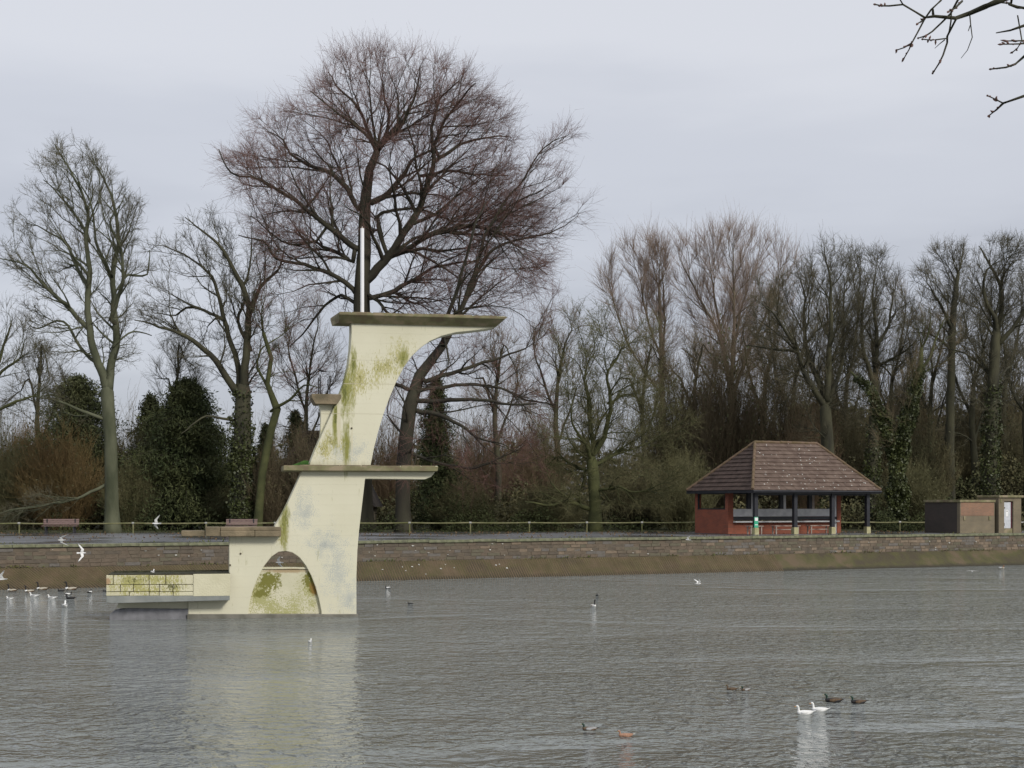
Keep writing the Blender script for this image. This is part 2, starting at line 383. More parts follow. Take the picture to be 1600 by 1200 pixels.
# pitched stones of the apron: ribs, leaning on the left and upright towards the right
rb = MB()
s = -4.0
nrm = Vector((0, -.70, .71))
while s < 40:
    sl = max(.05, 1.0 - max(0, s - 4) * .08)
    z0, z1 = -.06 + rnd.uniform(-.02, .02), .84
    def ap(ss, z): return Vector((ss, -.35 + (z + .4) * 1.27 / 1.26, z))
    p0, p1 = ap(s + sl, z0), ap(s, z1)
    wdt = .038; hh = .05 + rnd.uniform(-.01, .015)
    vs = []
    for p in (p0, p1):
        vs += [p - Vector((wdt, 0, 0)) - nrm * .02, p + nrm * hh, p + Vector((wdt, 0, 0)) - nrm * .02]
    rb.add(vs, [(0, 3, 4, 1), (1, 4, 5, 2), (0, 1, 2), (3, 5, 4)])
    s += .13
tag(rb.build('apron_rib', M_['rib'], wall), kind='stuff')
# cap stones: shared meshes, one object each
caps = []
for i in range(5):
    L = (.75, .95, 1.1, 1.25, 1.4)[i]; m = MB()
    m.box(.008, L - .008, .90, 1.36, 1.725, 1.855)
    me = bpy.data.meshes.new('cap_stone'); me.from_pydata(m.v, [], m.f)
    bm = bmesh.new(); bm.from_mesh(me); bmesh.ops.bevel(bm, geom=[e for e in bm.edges if abs((e.verts[0].co - e.verts[1].co).x) > .1], offset=.012, segments=1, affect='EDGES')
    bmesh.ops.recalc_face_normals(bm, faces=bm.faces); bm.to_mesh(me); bm.free(); me.materials.append(M_['cap'])
    caps.append((L, me))
s = -3.0
while s < 62:
    L, me = rnd.choice(caps)
    o = bpy.data.objects.new('cap_stone', me); C.objects.link(o); o.parent = wall
    o.location = (s, rnd.uniform(-.012, .012), rnd.uniform(-.012, .01)); s += L
ex = MB(); ex.box(-60, -3.0, .9, 1.36, 1.725, 1.85); ex.box(s, 140, .9, 1.36, 1.725, 1.85); tag(ex.build('cap_run', M_['cap'], wall))
# rubble stones
def stone_box(x, z, L, h, d, rr):
    j = lambda k=.02: rr.uniform(-k, k)
    f = [Vector((x + j(.015), .0, z + j(.012))), Vector((x + L + j(.015), .0, z + j(.012))), Vector((x + L + j(.015), 0, z + h + j(.012))), Vector((x + j(.015), 0, z + h + j(.012)))]
    y = 1.0 - d
    c = sum(f, Vector()) / 4
    fr = [Vector(((p.x - c.x) * .96 + c.x, y + j(.008), (p.z - c.z) * .90 + c.z)) for p in f]
    bkk = [Vector((p.x, 1.003, p.z)) for p in f]
    return bkk + fr, [(4, 5, 6, 7), (0, 1, 5, 4), (1, 2, 6, 5), (2, 3, 7, 6), (3, 0, 4, 7)]
protos = []
for ci in range(6):
    for k in range(4):
        L = (.34, .44, .56, .7)[k]; m = MB(); m.add(*stone_box(-L / 2, 0, L - .02, .142,   .014 + .004 * k, rnd))
        me = bpy.data.meshes.new('wall_stone'); me.from_pydata(m.v, [], m.f); me.materials.append(M_['stone%d' % ci]); protos.append((ci, L, me))
rest = [MB() for _ in range(6)]
cnt = 0; cand = []
for row in range(5):
    z = .885 + row * .166; s = -2.5 + rnd.uniform(-.3, 0)
    while s < 64:
        k = rnd.randrange(4); L = (.34, .44, .56, .7)[k]
        dens = (s > 26)
        w8 = [4, 4, 3, 2, .5, 1.5] if s < 24 else ([3, 3, 2, 3, 1.5, 2] if s < 40 else [2, 3, 2, 2, 3.0, 2.5])
        ci = rnd.choices(range(6), weights=w8)[0]
        cand.append((s, z, L, k, ci)); s += L
cand.sort(key=lambda c: c[0])
for (s, z, L, k, ci) in cand:
    vis = s > -1.0 and not (8.6 < s < 14.2)
    if vis and cnt < 290:
        me = protos[ci * 4 + k][2]; o = bpy.data.objects.new('wall_stone', me); C.objects.link(o); o.parent = wall
        o.location = (s + L / 2, rnd.uniform(-.012, .014), z + rnd.uniform(-.008, .008)); cnt += 1
    else:
        rest[ci].add(*stone_box(s, z, L - .02, .142, rnd.uniform(.010, .03), rnd))
allv = MB()
for ci in range(6): 
    b0 = len(allv.v); allv.v += rest[ci].v; allv.f += [tuple(i + b0 for i in f) for f in rest[ci].f]; allv.mi += [ci] * len(rest[ci].f)
tag(allv.build('rubble_stones', [M_['stone%d' % i] for i in range(6)], wall), kind='stuff')
# bird lime splashes on the wall: thin crusts
sp = MB()
for i in range(50):
    s = rnd.uniform(0, 60) if i % 2 else rnd.uniform(16, 24); z = rnd.uniform(.95, 1.65) if i % 4 else rnd.uniform(.1, .7)
    y = .94 if z > .86 else -.35 + (z + .4) * 1.008 - .05
    w_, h_ = rnd.uniform(.02, .07), rnd.uniform(.012, .032)
    n = 7; an = [2 * pi * k / n for k in range(n)]
    ring = [(s + cos(q) * w_ * rnd.uniform(.6, 1.2), y, z + sin(q) * h_ * rnd.uniform(.6, 1.2)) for q in an]
    if z < .86: ring = [(p[0], y + (p[2] - z) * 1.0, p[2]) for p in ring]
    b0 = [(p[0], p[1] + .06, p[2]) for p in ring]
    sp.add(ring + b0, [tuple(range(n))] + [(k, k + n, (k + 1) % n + n, (k + 1) % n) for k in range(n)])
tag(sp.build('lime_splash', M_['whitesplash'], wall), kind='stuff')

_r = np.random.default_rng(3)
_s = _r.uniform(-3, 62, 2600); _t = _s + 2.0 * np.sin(_s * 1.7); _y = np.where(_r.random(2600) < .5, .93, .90) + _r.normal(0, .012, 2600); _z = np.where(_r.random(2600) < .6, .885, 1.865) + np.abs(_r.normal(0, .03, 2600))
_k = np.sin(_s * 2.3) + np.sin(_s * .71 + 1) + _r.normal(0, .5, 2600) > .5
_P = np.array([tuple(wl(a_, b_, c_)) for a_, b_, c_ in zip(_s[_k], np.where(_z[_k] > 1.5, 1.2, _y[_k]), _z[_k])])
M_['weed'] = mat('wall_weed', (.07, .09, .02), (.13, .13, .04), 1.5, .85)
o_ = leaf_obj('wall_weeds', _P, .10, M_['weed'], None, _r, .5); o_['kind'] = 'stuff'; o_['label'] = 'small mossy weeds growing in the joints of the lakeside wall'
_X = _r.uniform(-34, 34, 2600); _Yn = 61 + .5 * (_X + 21.2) + 2; _Yf = fence_Y(_X); _u = _r.random(2600) ** .5
_P = np.stack([_X, _Yn + (_Yf - _Yn) * _u, np.full(2600, 1.853)], 1)
M_['litter'] = mat('fallen_leaf', (.10, .06, .03), (.17, .11, .05), 4, .8)
o_ = leaf_obj('fallen_leaves', _P, .11, M_['litter'], None, _r, .7); o_['kind'] = 'stuff'; o_['label'] = 'brown fallen leaves scattered over the wet promenade'
def puddles(m):
    t = m.node_tree; b = t.nodes['Principled BSDF']; co = t.nodes.new('ShaderNodeTexCoord'); n = t.nodes.new('ShaderNodeTexNoise'); n.inputs['Scale'].default_value = .16; n.inputs['Detail'].default_value = 4
    t.links.new(co.outputs['Object'], n.inputs['Vector']); r = t.nodes.new('ShaderNodeMapRange'); r.inputs[1].default_value = .42; r.inputs[2].default_value = .58; r.inputs[3].default_value = .12; r.inputs[4].default_value = .5
    t.links.new(n.outputs[0], r.inputs[0]); t.links.new(r.outputs[0], b.inputs['Roughness'])
puddles(M_['asphalt'])

# ------------------------------------------------------------------ diving tower
PH = R(12); TB = Vector(((557 - 800) / F * 46.5, 46.5, 0)); td = Vector((cos(PH), sin(PH), 0)); tn = Vector((-sin(PH), cos(PH), 0))
def TP(px, py, v=0.0):
    rx = (px - 800) / F
    t = (v + TB.dot(tn)) / (rx * tn.x + tn.y)
    p = Vector((rx * t, t, 0)); return ((p - TB).dot(td), HC - (py - HY) / F * t)
def TPs(lst, v=0.0): return [TP(x, y, v) for x, y in lst]

M_['cream'] = mat('cream_render', (.645, .62, .47), (.715, .69, .54), .5, .8, .006, 22, detail=8, lo=.3, hi=.7)
u = lambda px, py: TP(px, py)
def blob(px, py, rx, ry): c = TP(px, py); return (c[0], c[1], rx / 49.0, ry / 49.0)
streak = [blob(524, 655, 8, 85), blob(540, 615, 20, 75), blob(541, 690, 10, 70), blob(445, 815, 14, 65), blob(630, 560, 12, 30), blob(552, 570, 10, 45)]
broad = [blob(560, 590, 60, 50), blob(625, 560, 45, 60), blob(600, 575, 60, 45), blob(548, 600, 28, 70), blob(520, 690, 40, 40), blob(440, 840, 18, 35), blob(505, 700, 30, 40)]
flake = [blob(540, 705, 85, 45), blob(475, 800, 40, 80), blob(525, 890, 48, 110), blob(545, 935, 45, 75), blob(510, 850, 70, 50)]
stain_layers(M_['cream'], [((.52, .53, .465), flake, 30.0, 3.4, .76, (1, 1, 1), .07),
                           ((.36, .385, .365), flake, 42.0, 3.6, 1.12, (1, 1, 1), .06),
                           ((.46, .43, .20), broad, 18.0, 3.4, .74, (1.5, 1, .45), .14),
                           ((.19, .18, .055), broad, 26.0, 3.6, 1.08, (1.5, 1, .5), .09),
                           ((.26, .26, .075), streak, 8.0, 1.9, .52, (2.2, 1, .4), .26),
                           ((.13, .14, .04), streak, 20.0, 2.4, .95, (2.2, 1, .5), .14),
                           ((.62, .58, .42), [blob(529.5, 662, 4.5, 60), blob(550, 690, 2.0, 40)], 6.0, .9, .42, (1, 1, .4), .12),
                           ((.50, .46, .33), [(-3, 4.6, 8, .05), (-2, 7.35, 8, .03), (-2, 8.1, 8, .025), (-2, 6.4, 8, .02)], 2.0, .8, .6, (1, 1, 1), .3),
                           ((.42, .39, .27), [(-3, tpz, 9, .35) for tpz in (9.35, 4.75)] , 5.0, 1.0, .75, (3, 1, .3), .35),
                           ((.36, .34, .24), [(-2.6, 7.1, 3.5, 1.2), (-2.6, 4.45, 3.0, .9), (-3.6, 2.5, 1.4, .8), (1.2, 9.3, 4, .6)], 9.0, 2.0, 1.25, (2.2, 1, .12), .25),
                           ((.10, .09, .06), [(-3.5, -.05, 9, .16)], 5.0, .8, .4, (1, 1, 1), .2)])
def boards(m, pitch=.16, depth=.006, line=.93):
    """shutter-board courses: faint horizontal joints in relief"""
    t = m.node_tree; b = t.nodes['Principled BSDF']; co = t.nodes.new('ShaderNodeTexCoord')
    w = t.nodes.new('ShaderNodeTexWave'); w.wave_type = 'BANDS'; w.bands_direction = 'Z'; w.wave_profile = 'SAW'; w.inputs['Scale'].default_value = .314 / pitch / 2 * 1.0
    w.inputs['Distortion'].default_value = .25; w.inputs['Detail'].default_value = 2; w.inputs['Detail Scale'].default_value = 3
    t.links.new(co.outputs['Object'], w.inputs['Vector'])
    old = b.inputs['Normal'].links[0].from_node; bp = t.nodes.new('ShaderNodeBump'); bp.inputs['Distance'].default_value = depth
    t.links.new(w.outputs['Fac'], bp.inputs['Height']); t.links.new(old.outputs[0], bp.inputs['Normal']); t.links.new(bp.outputs[0], b.inputs['Normal'])
boards(M_['cream'])
M_['infill'] = mat('arch_infill', (.56, .54, .38), (.66, .63, .48), .8, .85, .01, 20, detail=8)
stain_layers(M_['infill'], [((.40, .39, .18), [blob(445, 955, 75, 42), blob(405, 930, 35, 50), blob(485, 925, 35, 50)], 22, 3.2, .66, (1, 1, 1), .1),
                            ((.19, .185, .045), [blob(420, 908, 26, 26), blob(410, 928, 22, 14), blob(487, 912, 18, 28)], 12, 2.4, .52, (1, 1, 1), .1),
                            ((.24, .15, .04), [blob(492, 920, 14, 22)], 5, 1.0, .5, (1, 1, 1), .15),
                            ((.42, .33, .20), [blob(450, 892, 60, 6)], 5, .8, .5, (1, 1, 1), .2)])
M_['block'] = mat('masonry_block', (.56, .53, .37), (.66, .63, .46), 1.2, .9, .015, 20, detail=8)
stain_layers(M_['block'], [((.40, .38, .15), [blob(205, 908, 60, 26), blob(250, 905, 55, 22), blob(230, 920, 90, 20)], 20, 3.2, .66, (1.4, 1, .6), .1),
                           ((.13, .13, .05), [blob(215, 905, 60, 18), blob(270, 915, 60, 16)], 28, 3.2, .95, (1.6, 1, .5), .08),
                           ((.42, .29, .17), [blob(170, 907, 6, 7)], 6, .5, .3, (1, 1, 1), .2)])
M_['greyslab'] = mat('grey_slab', (.22, .235, .225), (.29, .30, .285), 3, .8, .006, 30)
M_['bluebeam'] = mat('bluish_beam', (.17, .172, .185), (.24, .242, .26), 4, .8, .01, 25)
M_['joint'] = mat('dark_joint', (.07, .06, .04), (.11, .09, .06), 5, .95)
M_['weedtop'] = mat('dirty_top', (.02, .02, .012), (.06, .06, .03), 5, .95, .02)

tower = empty('diving_tower', TB, PH, 'cream concrete diving tower with three platforms and arched base standing in the lake', 'diving tower')
FT = .72
# upper pylon
o1 = TPs([(549, 495), (549, 520), (547.5, 545), (544, 572), (537.5, 598), (528.5, 622), (516, 650), (504, 676), (492.5, 702), (482.5, 728), (579, 728), (584, 702), (590.5, 676), (599, 648),
          (608.5, 622), (619.5, 596), (631, 574), (643, 557), (656.5, 544), (672, 533), (690, 525), (712, 519.5), (740, 516.5), (768, 513), (776, 510), (790, 494)])
MB().prism(o1, 0, FT).build('upper_pylon', M_['cream'], tower, bevel=.025)
# lower pylon with arch and arm under the low platform
arch = [(387, 972), (388, 955), (391.5, 935), (397, 917), (404, 900), (413, 884), (424, 870), (435, 862.5), (446, 861), (457, 863.5), (468, 871), (478, 884), (486.5, 900), (493, 917), (498, 935), (502, 955), (503, 972)]
o2 = TPs([(475, 728), (470, 740), (460, 763), (449.5, 786), (438, 808), (429.5, 822), (429.5, 838), (358, 838), (358, 936), (330, 936), (294, 937), (294, 972)] + arch +
         [(557, 972), (557, 900), (558.5, 860), (561, 830), (564.5, 800), (568, 770), (570.5, 748), (664, 749), (674, 745), (684, 732), (684, 728)])
MB().prism(o2, 0, FT).build('lower_pylon', M_['cream'], tower, bevel=.02)
o3 = TPs([(385, 974), (386, 890), (505, 890), (506, 974)], .14)
MB().prism(o3, .14, .5).build('arch_infill', M_['infill'], tower, bevel=.015)
MB().prism(TPs([(384, 886.5), (506, 886.5), (506, 889.5), (384, 889.5)], .10), .10, .54).build('infill_ledge', M_['infill'], tower, bevel=.01)
# kerb plinth at the waterline
MB().prism(TPs([(292, 959.5), (560, 959.5), (560, 972), (292, 972)], -.06), -.06, FT + .06).build('plinth', mat('wet_plinth', (.14, .135, .11), (.22, .21, .18), 3, .5, .01), tower, bevel=.02)

def slab(name, xl, xr, ytop, thick, yoff0, yoff1, chx=0, m='concrete', soff=.1, endcut=0.0, skew=0.0):
    """platform slab with chamfered soffit: yoff = depth range"""
    (ul, zt), (ur, _) = TP(xl, ytop, yoff0), TP(xr, ytop, yoff0)
    b = MB(); z1 = zt - thick; z2 = z1 - soff
    rows = []
    for (xa, xb, ya, yb, z) in ((ul, ur, yoff0, yoff1, zt), (ul, ur - endcut * .3, yoff0, yoff1, z1), (ul + chx, ur - chx - endcut, yoff0 + .34, yoff1 - .34, z2)):
        rows.append([(xa, ya, z), (xb, ya, z), (xb, yb, z), (xa - skew, yb, z)])
    vs = sum(rows, [])
    fs = [(0, 1, 2, 3), (11, 10, 9, 8)]
    for r in range(2):
        for k in range(4): fs.append((r * 4 + k, r * 4 + (k + 1) % 4, (r + 1) * 4 + (k + 1) % 4, (r + 1) * 4 + k))
    b.add(vs, fs)
    return b.build(name, M_[m], tower, bevel=.012), (ul, ur, zt)
top, (tul, tur, tz) = slab('top_platform', 530, 794, 487.5, .075, -.42, FT + .42, .02, 'concrete', .22, .30, .14)
mid, (mul, mur, mz) = slab('middle_platform', 443, 685, 727.5, .15, -.30, FT + .30, .05, 'concrete', .03, .1)
# crumbling lips along the slab edges
for (ua, ub, z, yy) in ((tul, tur, tz, -.42), (mul, mur, mz, -.30)):
    lip = MB(); x = ua + .02
    while x < ub - .5:
        L = rnd.uniform(.25, .7); lip.box(x, min(x + L, ub - .02), yy + .01, yy + .16, z - .002, z + rnd.uniform(.012, .035)); x += L + rnd.uniform(.0, .06)
    lip.build('worn_lip', M_['concrete_old'], tower)
# landing on the back edge with its curved bracket
lz = TP(510, 615.5, -.1)
lb = MB(); lul = TP(487, 616, -.1)[0]; lur = TP(533, 616, -.1)[0]; zt = lz[1]
lb.prism([(lul, zt), (lur, zt), (lur, zt - .13), (lur - .12, zt - .32), (lul + .12, zt - .32), (lul, zt - .13)], -.1, FT + .1)
lb.build('landing', M_['concrete_old'], tower, bevel=.02)
br = TPs([(496, 630), (499, 634), (500.8, 641), (501, 650), (500.5, 675), (498, 700), (520, 700), (545, 630)], .22)
MB().prism(br, .22, .5).build('landing_bracket', M_['cream'], tower, bevel=.02)
gr = MB()
for px, py in ((497.5, 590), (500.5, 586), (512.5, 593), (515.5, 587)):
    x, z = TP(px, py, .35); gr.tube([(x, .35, zt - .01), (x, .35, z)], .018, 6)
gr.build('guard_rail', M_['bench_leg'], tower)
# white pole on top
x, z = TP(566, 357, .35); pb = MB(); pb.tube([(x, .35, tz - .02), (x, .35, z)], .06, 14); po = pb.build('pole', M_['steel_white'], tower, smooth=False)
MB().tube([(x, .35, z), (x, .35, z + .07)], [.035, .012], 8).build('pole_cap', M_['wood_pale'], po)
pcap = MB(); pcap.tube([(x, .35, tz - .01), (x, .35, tz + .03)], .11, 12); pcap.build('pole_flange', M_['bench_leg'], po)
# moss cushion on the middle platform
mo = MB(); ma, mb_ = TP(452, 727, .3)[0], TP(481, 727, .3)[0]; prof = [(ma, mz - .004), (mb_, mz - .004), (mb_, mz + .16), (ma + (mb_ - ma) * .75, mz + .17), (ma + (mb_ - ma) * .45, mz + .10), (ma + .1, mz + .035)]
mo.prism(prof, -.1, .6); mo.build('moss_patch', M_['moss'], tower, bevel=.03)
# side ledge: old blocks
for (a, b, yt, yb, v0, v1) in ((283, 320.5, 829.5, 838, -.30, .9), (320.8, 344, 823.5, 838, -.36, .9), (344.3, 398, 829.2, 838.3, -.40, 1.0), (398.3, 439.5, 829.2, 838.3, -.40, 1.0), (344.3, 439.5, 823.6, 829.0, -.34, .95)):
    (ua, za), (ub, zb) = TP(a, yt, v0), TP(b, yb, v0)
    MB().box(ua, ub, v0, v1, zb, za).build('ledge_block', M_['concrete_old'], tower, bevel=.025)
ua, ub = TP(287, 829, -.3)[0], TP(318, 829, -.3)[0]
# low platform: rendered core, masonry face, grey slab and beam
pv0, pv1 = -.55, FT + .55
(ua, za), (ub, zb) = TP(166.5, 898.5, pv0), TP(359.5, 931, pv0)
MB().box(ua + .03, ub, pv0 + .035, pv1, zb, za - .0).build('low_platform', M_['joint'], tower)
sx = TP(302, 900, pv0)[0]
MB().box(sx, ub + .002, pv0, pv0 + .3, zb, za + .004).build('render_face', M_['block'], tower, bevel=.01)
tp = MB(); tx = ua + .25
tp.box(ua + .05, ub, pv0 + .05, pv1 - .02, za - .02, za + .012); tp.build('deck', M_['weedtop'], tower)
kb = MB(); kb.box(TP(178, 897, pv1)[0], ub, pv1 - .16, pv1 + .0, za, za + .05); kb.box(TP(180, 897, pv1)[0], TP(240, 897, pv1)[0], pv1 - .4, pv1 - .18, za, za + .06)
kb.build('back_kerb', M_['weedtop'], tower, bevel=.03)
rows = [((898.5, 913.2), [165.5, 176.8, 232.8, 258.8, 302]), ((913.6, 924.4), [165.5, 187.9, 208.4, 233, 249.4, 270, 302]), ((924.8, 931), [165.5, 202, 233, 248.6, 270.5, 302])]
for (y0, y1), xs in rows:
    for i in range(len(xs) - 1):
        (xa, z0), (xb, z1) = TP(xs[i], y0, pv0), TP(xs[i + 1], y1, pv0)
        dv = rnd.uniform(-.012, .012)
        MB().box(xa + .009, xb - .009, pv0 + dv, pv0 + .3, z1 + .005, z0 - .009).build('stone_block', M_['block'], tower, bevel=.014)
(ua2, zs0), (ub2, zs1) = TP(166, 931.5, pv0), TP(359, 938, pv0)
sl = MB(); sl.prism([(ua2, zs0), (ub2, zs0), (ub2, zs1), (ua2 + 1.8, zs1 - .025), (ua2 + .15, zs1 - .045), (ua2, zs1 - .01)], pv0 + .01, pv1); sl.build('grey_slab', M_['greyslab'], tower, bevel=.012)
bb = TPs([(171, 961), (178, 955), (200, 950.5), (294, 951.5), (294, 972), (171, 972)], .0)
MB().prism(bb, .02, FT - .02).build('arm_beam', M_['bluebeam'], tower, bevel=.02)
wm = TPs([(186, 940), (300, 938), (300, 954), (182, 950)], .1)
MB().prism(wm, .1, FT - .1).build('arm_web', M_['cream'], tower)
# bolts
for px, py in ((376, 865), (359.5, 883), (549.5, 669), (502, 962)):
    x, z = TP(px, py, -.02); m = MB(); m.tube([(x, .02, z), (x, -.03, z)], .03, 8); m.build('bolt', M_['joint'], tower)

# ------------------------------------------------------------------ fences
def fence(posts, name, label, rail_m, z_h=.62, post_m='rail'):
    """posts: px positions; straight rails between them"""
    pts = []
    for px in posts:
        k = (px - 800) / F; Y = 91.6 / (1 - .115 * k); pts.append(Vector((k * Y, Y, 1.80)))
    root = empty(name, pts[0], 0, label, 'fence')
    for p in pts[1:-1] if len(pts) > 2 else pts:
        m = MB(); m.tube([p, p + Vector((0, 0, z_h - .03)), p + Vector((0, .0, z_h + .05))], [.045, .045, .05], 8); m.build('post', M_[post_m], root, world=True)
        m = MB(); c = p + Vector((0, -.02, z_h + .02)); m.tube([c - Vector((.07, 0, 0)), c + Vector((.07, 0, 0))], .065, 10); m.build('post_cap', M_['post_pale'], root, world=True)
    for a, b in zip(pts[:-1], pts[1:]):
        m = MB(); L = b - a; q = [a + L * t + Vector((0, .0, z_h + .02 - .03 * sin(pi * t))) for t in (0, .25, .5, .75, 1)]
        m.tube(q, .044, 8); m.build('rail', M_[rail_m], root, world=True)
    return root
fence([-90, 30, 95, 208, 322, 430, 540, 640, 735, 827, 917, 1003, 1085], 'park_railing', 'low single rail fence along the far edge of the promenade left of the shelter', 'rail')
fence([1314, 1357, 1406, 1454, 1493], 'railing', 'short low rail with pale posts between the shelter and the brick hut', 'rail')
fence([1594, 1601, 1640, 1700], 'railing', 'low rail with white post end just right of the brick hut', 'post_pale')

# ------------------------------------------------------------------ benches on the promenade
def bench(px, Yb, L, rot, label):
    r = empty('park_bench', (0, 0, 0), 0, label, 'bench', 'benches on the promenade')
    for z, y in ((.80, .20), (.68, .17), (.565, .14)):
        MB().box(-L / 2, L / 2, y, y + .035, z - .05, z + .05).build('back_slat', M_['bench_slat'], r, bevel=.006)
    for y in (-.28, -.16, -.04):
        MB().box(-L / 2, L / 2, y, y + .10, .42, .455).build('seat_slat', M_['bench_slat'], r, bevel=.006)
    for x in (-L / 2 + .22, L / 2 - .22):
        m = MB(); m.box(x - .04, x + .04, -.26, -.18, 0, .42); m.box(x - .04, x + .04, .10, .18, 0, .5); m.box(x - .04, x + .04, -.28, .18, .34, .42); m.box(x - .035, x + .035, .15, .2, .45, .84)
        m.box(x - .06, x + .06, -.32, .2, 0, .04)
        m.build('leg', M_['bench_leg'], r, bevel=.01)
    r.location = ((px - 800) / F * Yb, Yb, 1.845); r.rotation_euler = (0, 0, rot)
    return r
bench(94.5, 88.2, 2.1, R(3), 'mauve slatted park bench standing on the promenade left of the big mossy tree')
bench(377, 87.5, 1.85, R(2), 'mauve slatted park bench half hidden behind the side ledge of the diving tower')

# ------------------------------------------------------------------ shelter
SH = empty('lakeside_shelter', (13.6, 82.5, 1.845), WD, 'open sided red brick shelter with black posts and brown hipped tile roof beside the lake', 'shelter')
SL, SDp, EZ, RZ = 8.07, 5.9, 2.52, 5.32
def tiles(face, m, seedn, name, udir):
    """face: quad corner list eaves-left, eaves-right, top-right, top-left in local coordinates; lays overlapping tile courses"""
    rr = random.Random(seedn); a, b, c, d = [Vector(p) for p in face]
    ed = (b - a).normalized(); up = ((c + d) / 2 - (a + b) / 2); up = (up - ed * up.dot(ed)); H = up.length; up.normalize(); nr = ed.cross(up).normalized()
    if nr.z < 0: nr = -nr
    nrow = 12; h = H / nrow; tw = .33; B = MB(); wsp = MB()
    def ext(t):
        l = a + (d - a) * t; r = b + (c - b) * t
        return (l - a).dot(ed), (r - a).dot(ed)
    for i in range(nrow):
        l0, r0 = ext(i / nrow); l1, r1 = ext((i + 1) / nrow); off = (i % 2) * tw / 2
        k = math.floor(min(l0, l1) / tw) - 1; x = k * tw + off
        while x < max(r0, r1):
            xa, xb = x + .004, x + tw - .004
            qa0, qb0 = max(xa, l0), min(xb, r0); qa1, qb1 = max(xa, l1), min(xb, r1)
            if qb0 - qa0 > .02:
                if qb1 < qa1: mm = (qa1 + qb1) / 2; qa1 = qb1 = min(max(mm, l1), r1)
                j = rr.uniform(-.006, .010); th = .035
                lo = a + up * (i * h - .03); hi_ = a + up * ((i + 1) * h)
                P = [lo + ed * qa0 + nr * (.03 + j), lo + ed * qb0 + nr * (.03 + j), hi_ + ed * qb1 + nr * .0, hi_ + ed * qa1 + nr * .0,
                     lo + ed * qa0 + nr * (.03 + j + th), lo + ed * qb0 + nr * (.03 + j + th), hi_ + ed * qb1 + nr * .02, hi_ + ed * qa1 + nr * .02]
                B.add(P, [(4, 5, 6, 7), (0, 1, 5, 4), (1, 2, 6, 5), (3, 0, 4, 7)])
                if m == 'tile':
                    for _ in range(rr.choices([0, 1, 2], weights=[3, 4, 2])[0]):
                        cx = rr.uniform(qa0, qb0); tt = rr.uniform(.1, .9); cc = lo + ed * cx + up * (h * tt) + nr * (.03 + j + th - .018 * tt + .004)
                        rs = rr.uniform(.015, .042)
                        ring = [cc + ed * cos(q) * rs * rr.uniform(.6, 1.3) + up * sin(q) * rs * rr.uniform(.6, 1.3) for q in [k_ * pi / 3 for k_ in range(6)]]
                        if qa1 + .1 < cx < qb1 - .05: wsp.add(ring + [p - nr * .02 for p in ring], [tuple(range(6))] + [(k_, k_ + 6, (k_ + 1) % 6 + 6, (k_ + 1) % 6) for k_ in range(6)])
            x += tw
    o = B.build(name, M_[m], SH); tag(o, kind='stuff')
    if wsp.v: tag(wsp.build('lichen_spots', M_['whitesplash'], SH), kind='stuff')
    # deck under the tiles
    k = MB(); k.add([a, b, c, d, a - nr * .08, b - nr * .08, c - nr * .08, d - nr * .08], [(0, 1, 2, 3), (7, 6, 5, 4), (0, 4, 5, 1), (1, 5, 6, 2), (2, 6, 7, 3), (3, 7, 4, 0)]); k.build('roof_deck', M_['soffit'], SH)
ov = .52
E = [(-ov, -ov, EZ), (SL + ov, -ov, EZ), (SL + ov, SDp + .18, EZ), (-ov, SDp + .18, EZ)]
RL, RRr = (2.15, SDp / 2, RZ), (6.65, SDp / 2, RZ)
tiles([E[0], E[1], RRr, RL], 'tile', 1, 'roof_tiles', 1)
tiles([E[3], E[0], RL, RL], 'tile_shaded', 2, 'roof_tiles', 1)
tiles([E[1], E[2], RRr, RRr], 'tile', 3, 'roof_tiles', 1)
tiles([E[2], E[3], RL, RRr], 'tile_shaded', 4, 'roof_tiles', 1)
def ridge_run(a, b):
    a, b = Vector(a) + Vector((0, 0, .06)), Vector(b) + Vector((0, 0, .06)); n = int((b - a).length / .42)
    for i in range(n):
        p, q = a + (b - a) * (i / n), a + (b - a) * ((i + 1.02) / n); j = rnd.uniform(-.008, .012)
        MB().tube([p + Vector((0, 0, j)), q + Vector((0, 0, j))], [.092, .08], 8).build('ridge_tile', M_['ridge'], SH)
ridge_run(RL, RRr); ridge_run(E[0], RL); ridge_run(E[1], RRr); ridge_run(E[3], RL); ridge_run(E[2], RRr)
fb = MB()
fb.box(-ov, SL + ov, -ov - .03, -ov + .02, EZ - .16, EZ + .01); fb.box(-ov, SL + ov, SDp + .16, SDp + .21, EZ - .16, EZ + .01)
fb.box(-ov - .03, -ov + .02, -ov, SDp + .18, EZ - .163, EZ + .007); fb.box(SL + ov - .02, SL + ov + .03, -ov, SDp + .18, EZ - .163, EZ + .007)
fb.build('fascia', M_['black_paint'], SH)
MB().box(-ov + .02, SL + ov - .02, -ov + .02, SDp + .16, EZ - .1, EZ - .07).build('ceiling', M_['soffit'], SH)
MB().tube([(-ov, -ov - .08, EZ - .06), (SL + ov, -ov - .08, EZ - .06)], .05, 8).build('gutter', M_['black_paint'], SH)
MB().box(-.3, SL + .3, -.25, SDp + .2, -.05, .03).build('floor_slab', M_['asphalt'], SH)
for i, x in enumerate((0.05, 2.78, 5.45, SL - .05)):
    p = MB(); p.box(x - .115, x + .115, -.115, .115, .40, EZ - .1); p = p.build('post', M_['black_paint'], SH, bevel=.015)
    MB().box(x - .15, x + .15, -.15, .15, 0, .42).build('post_base', M_['yellow'], SH, bevel=.02)
MB().box(-.1, SL + .1, -.06, .06, EZ - .28, EZ - .105).build('beam', M_['black_paint'], SH)
sg = MB(); sg.box(-.13, .13, -.16, -.12, .42, 1.02); sg = sg.build('sign', M_['sign_green'], SH, bevel=.005)
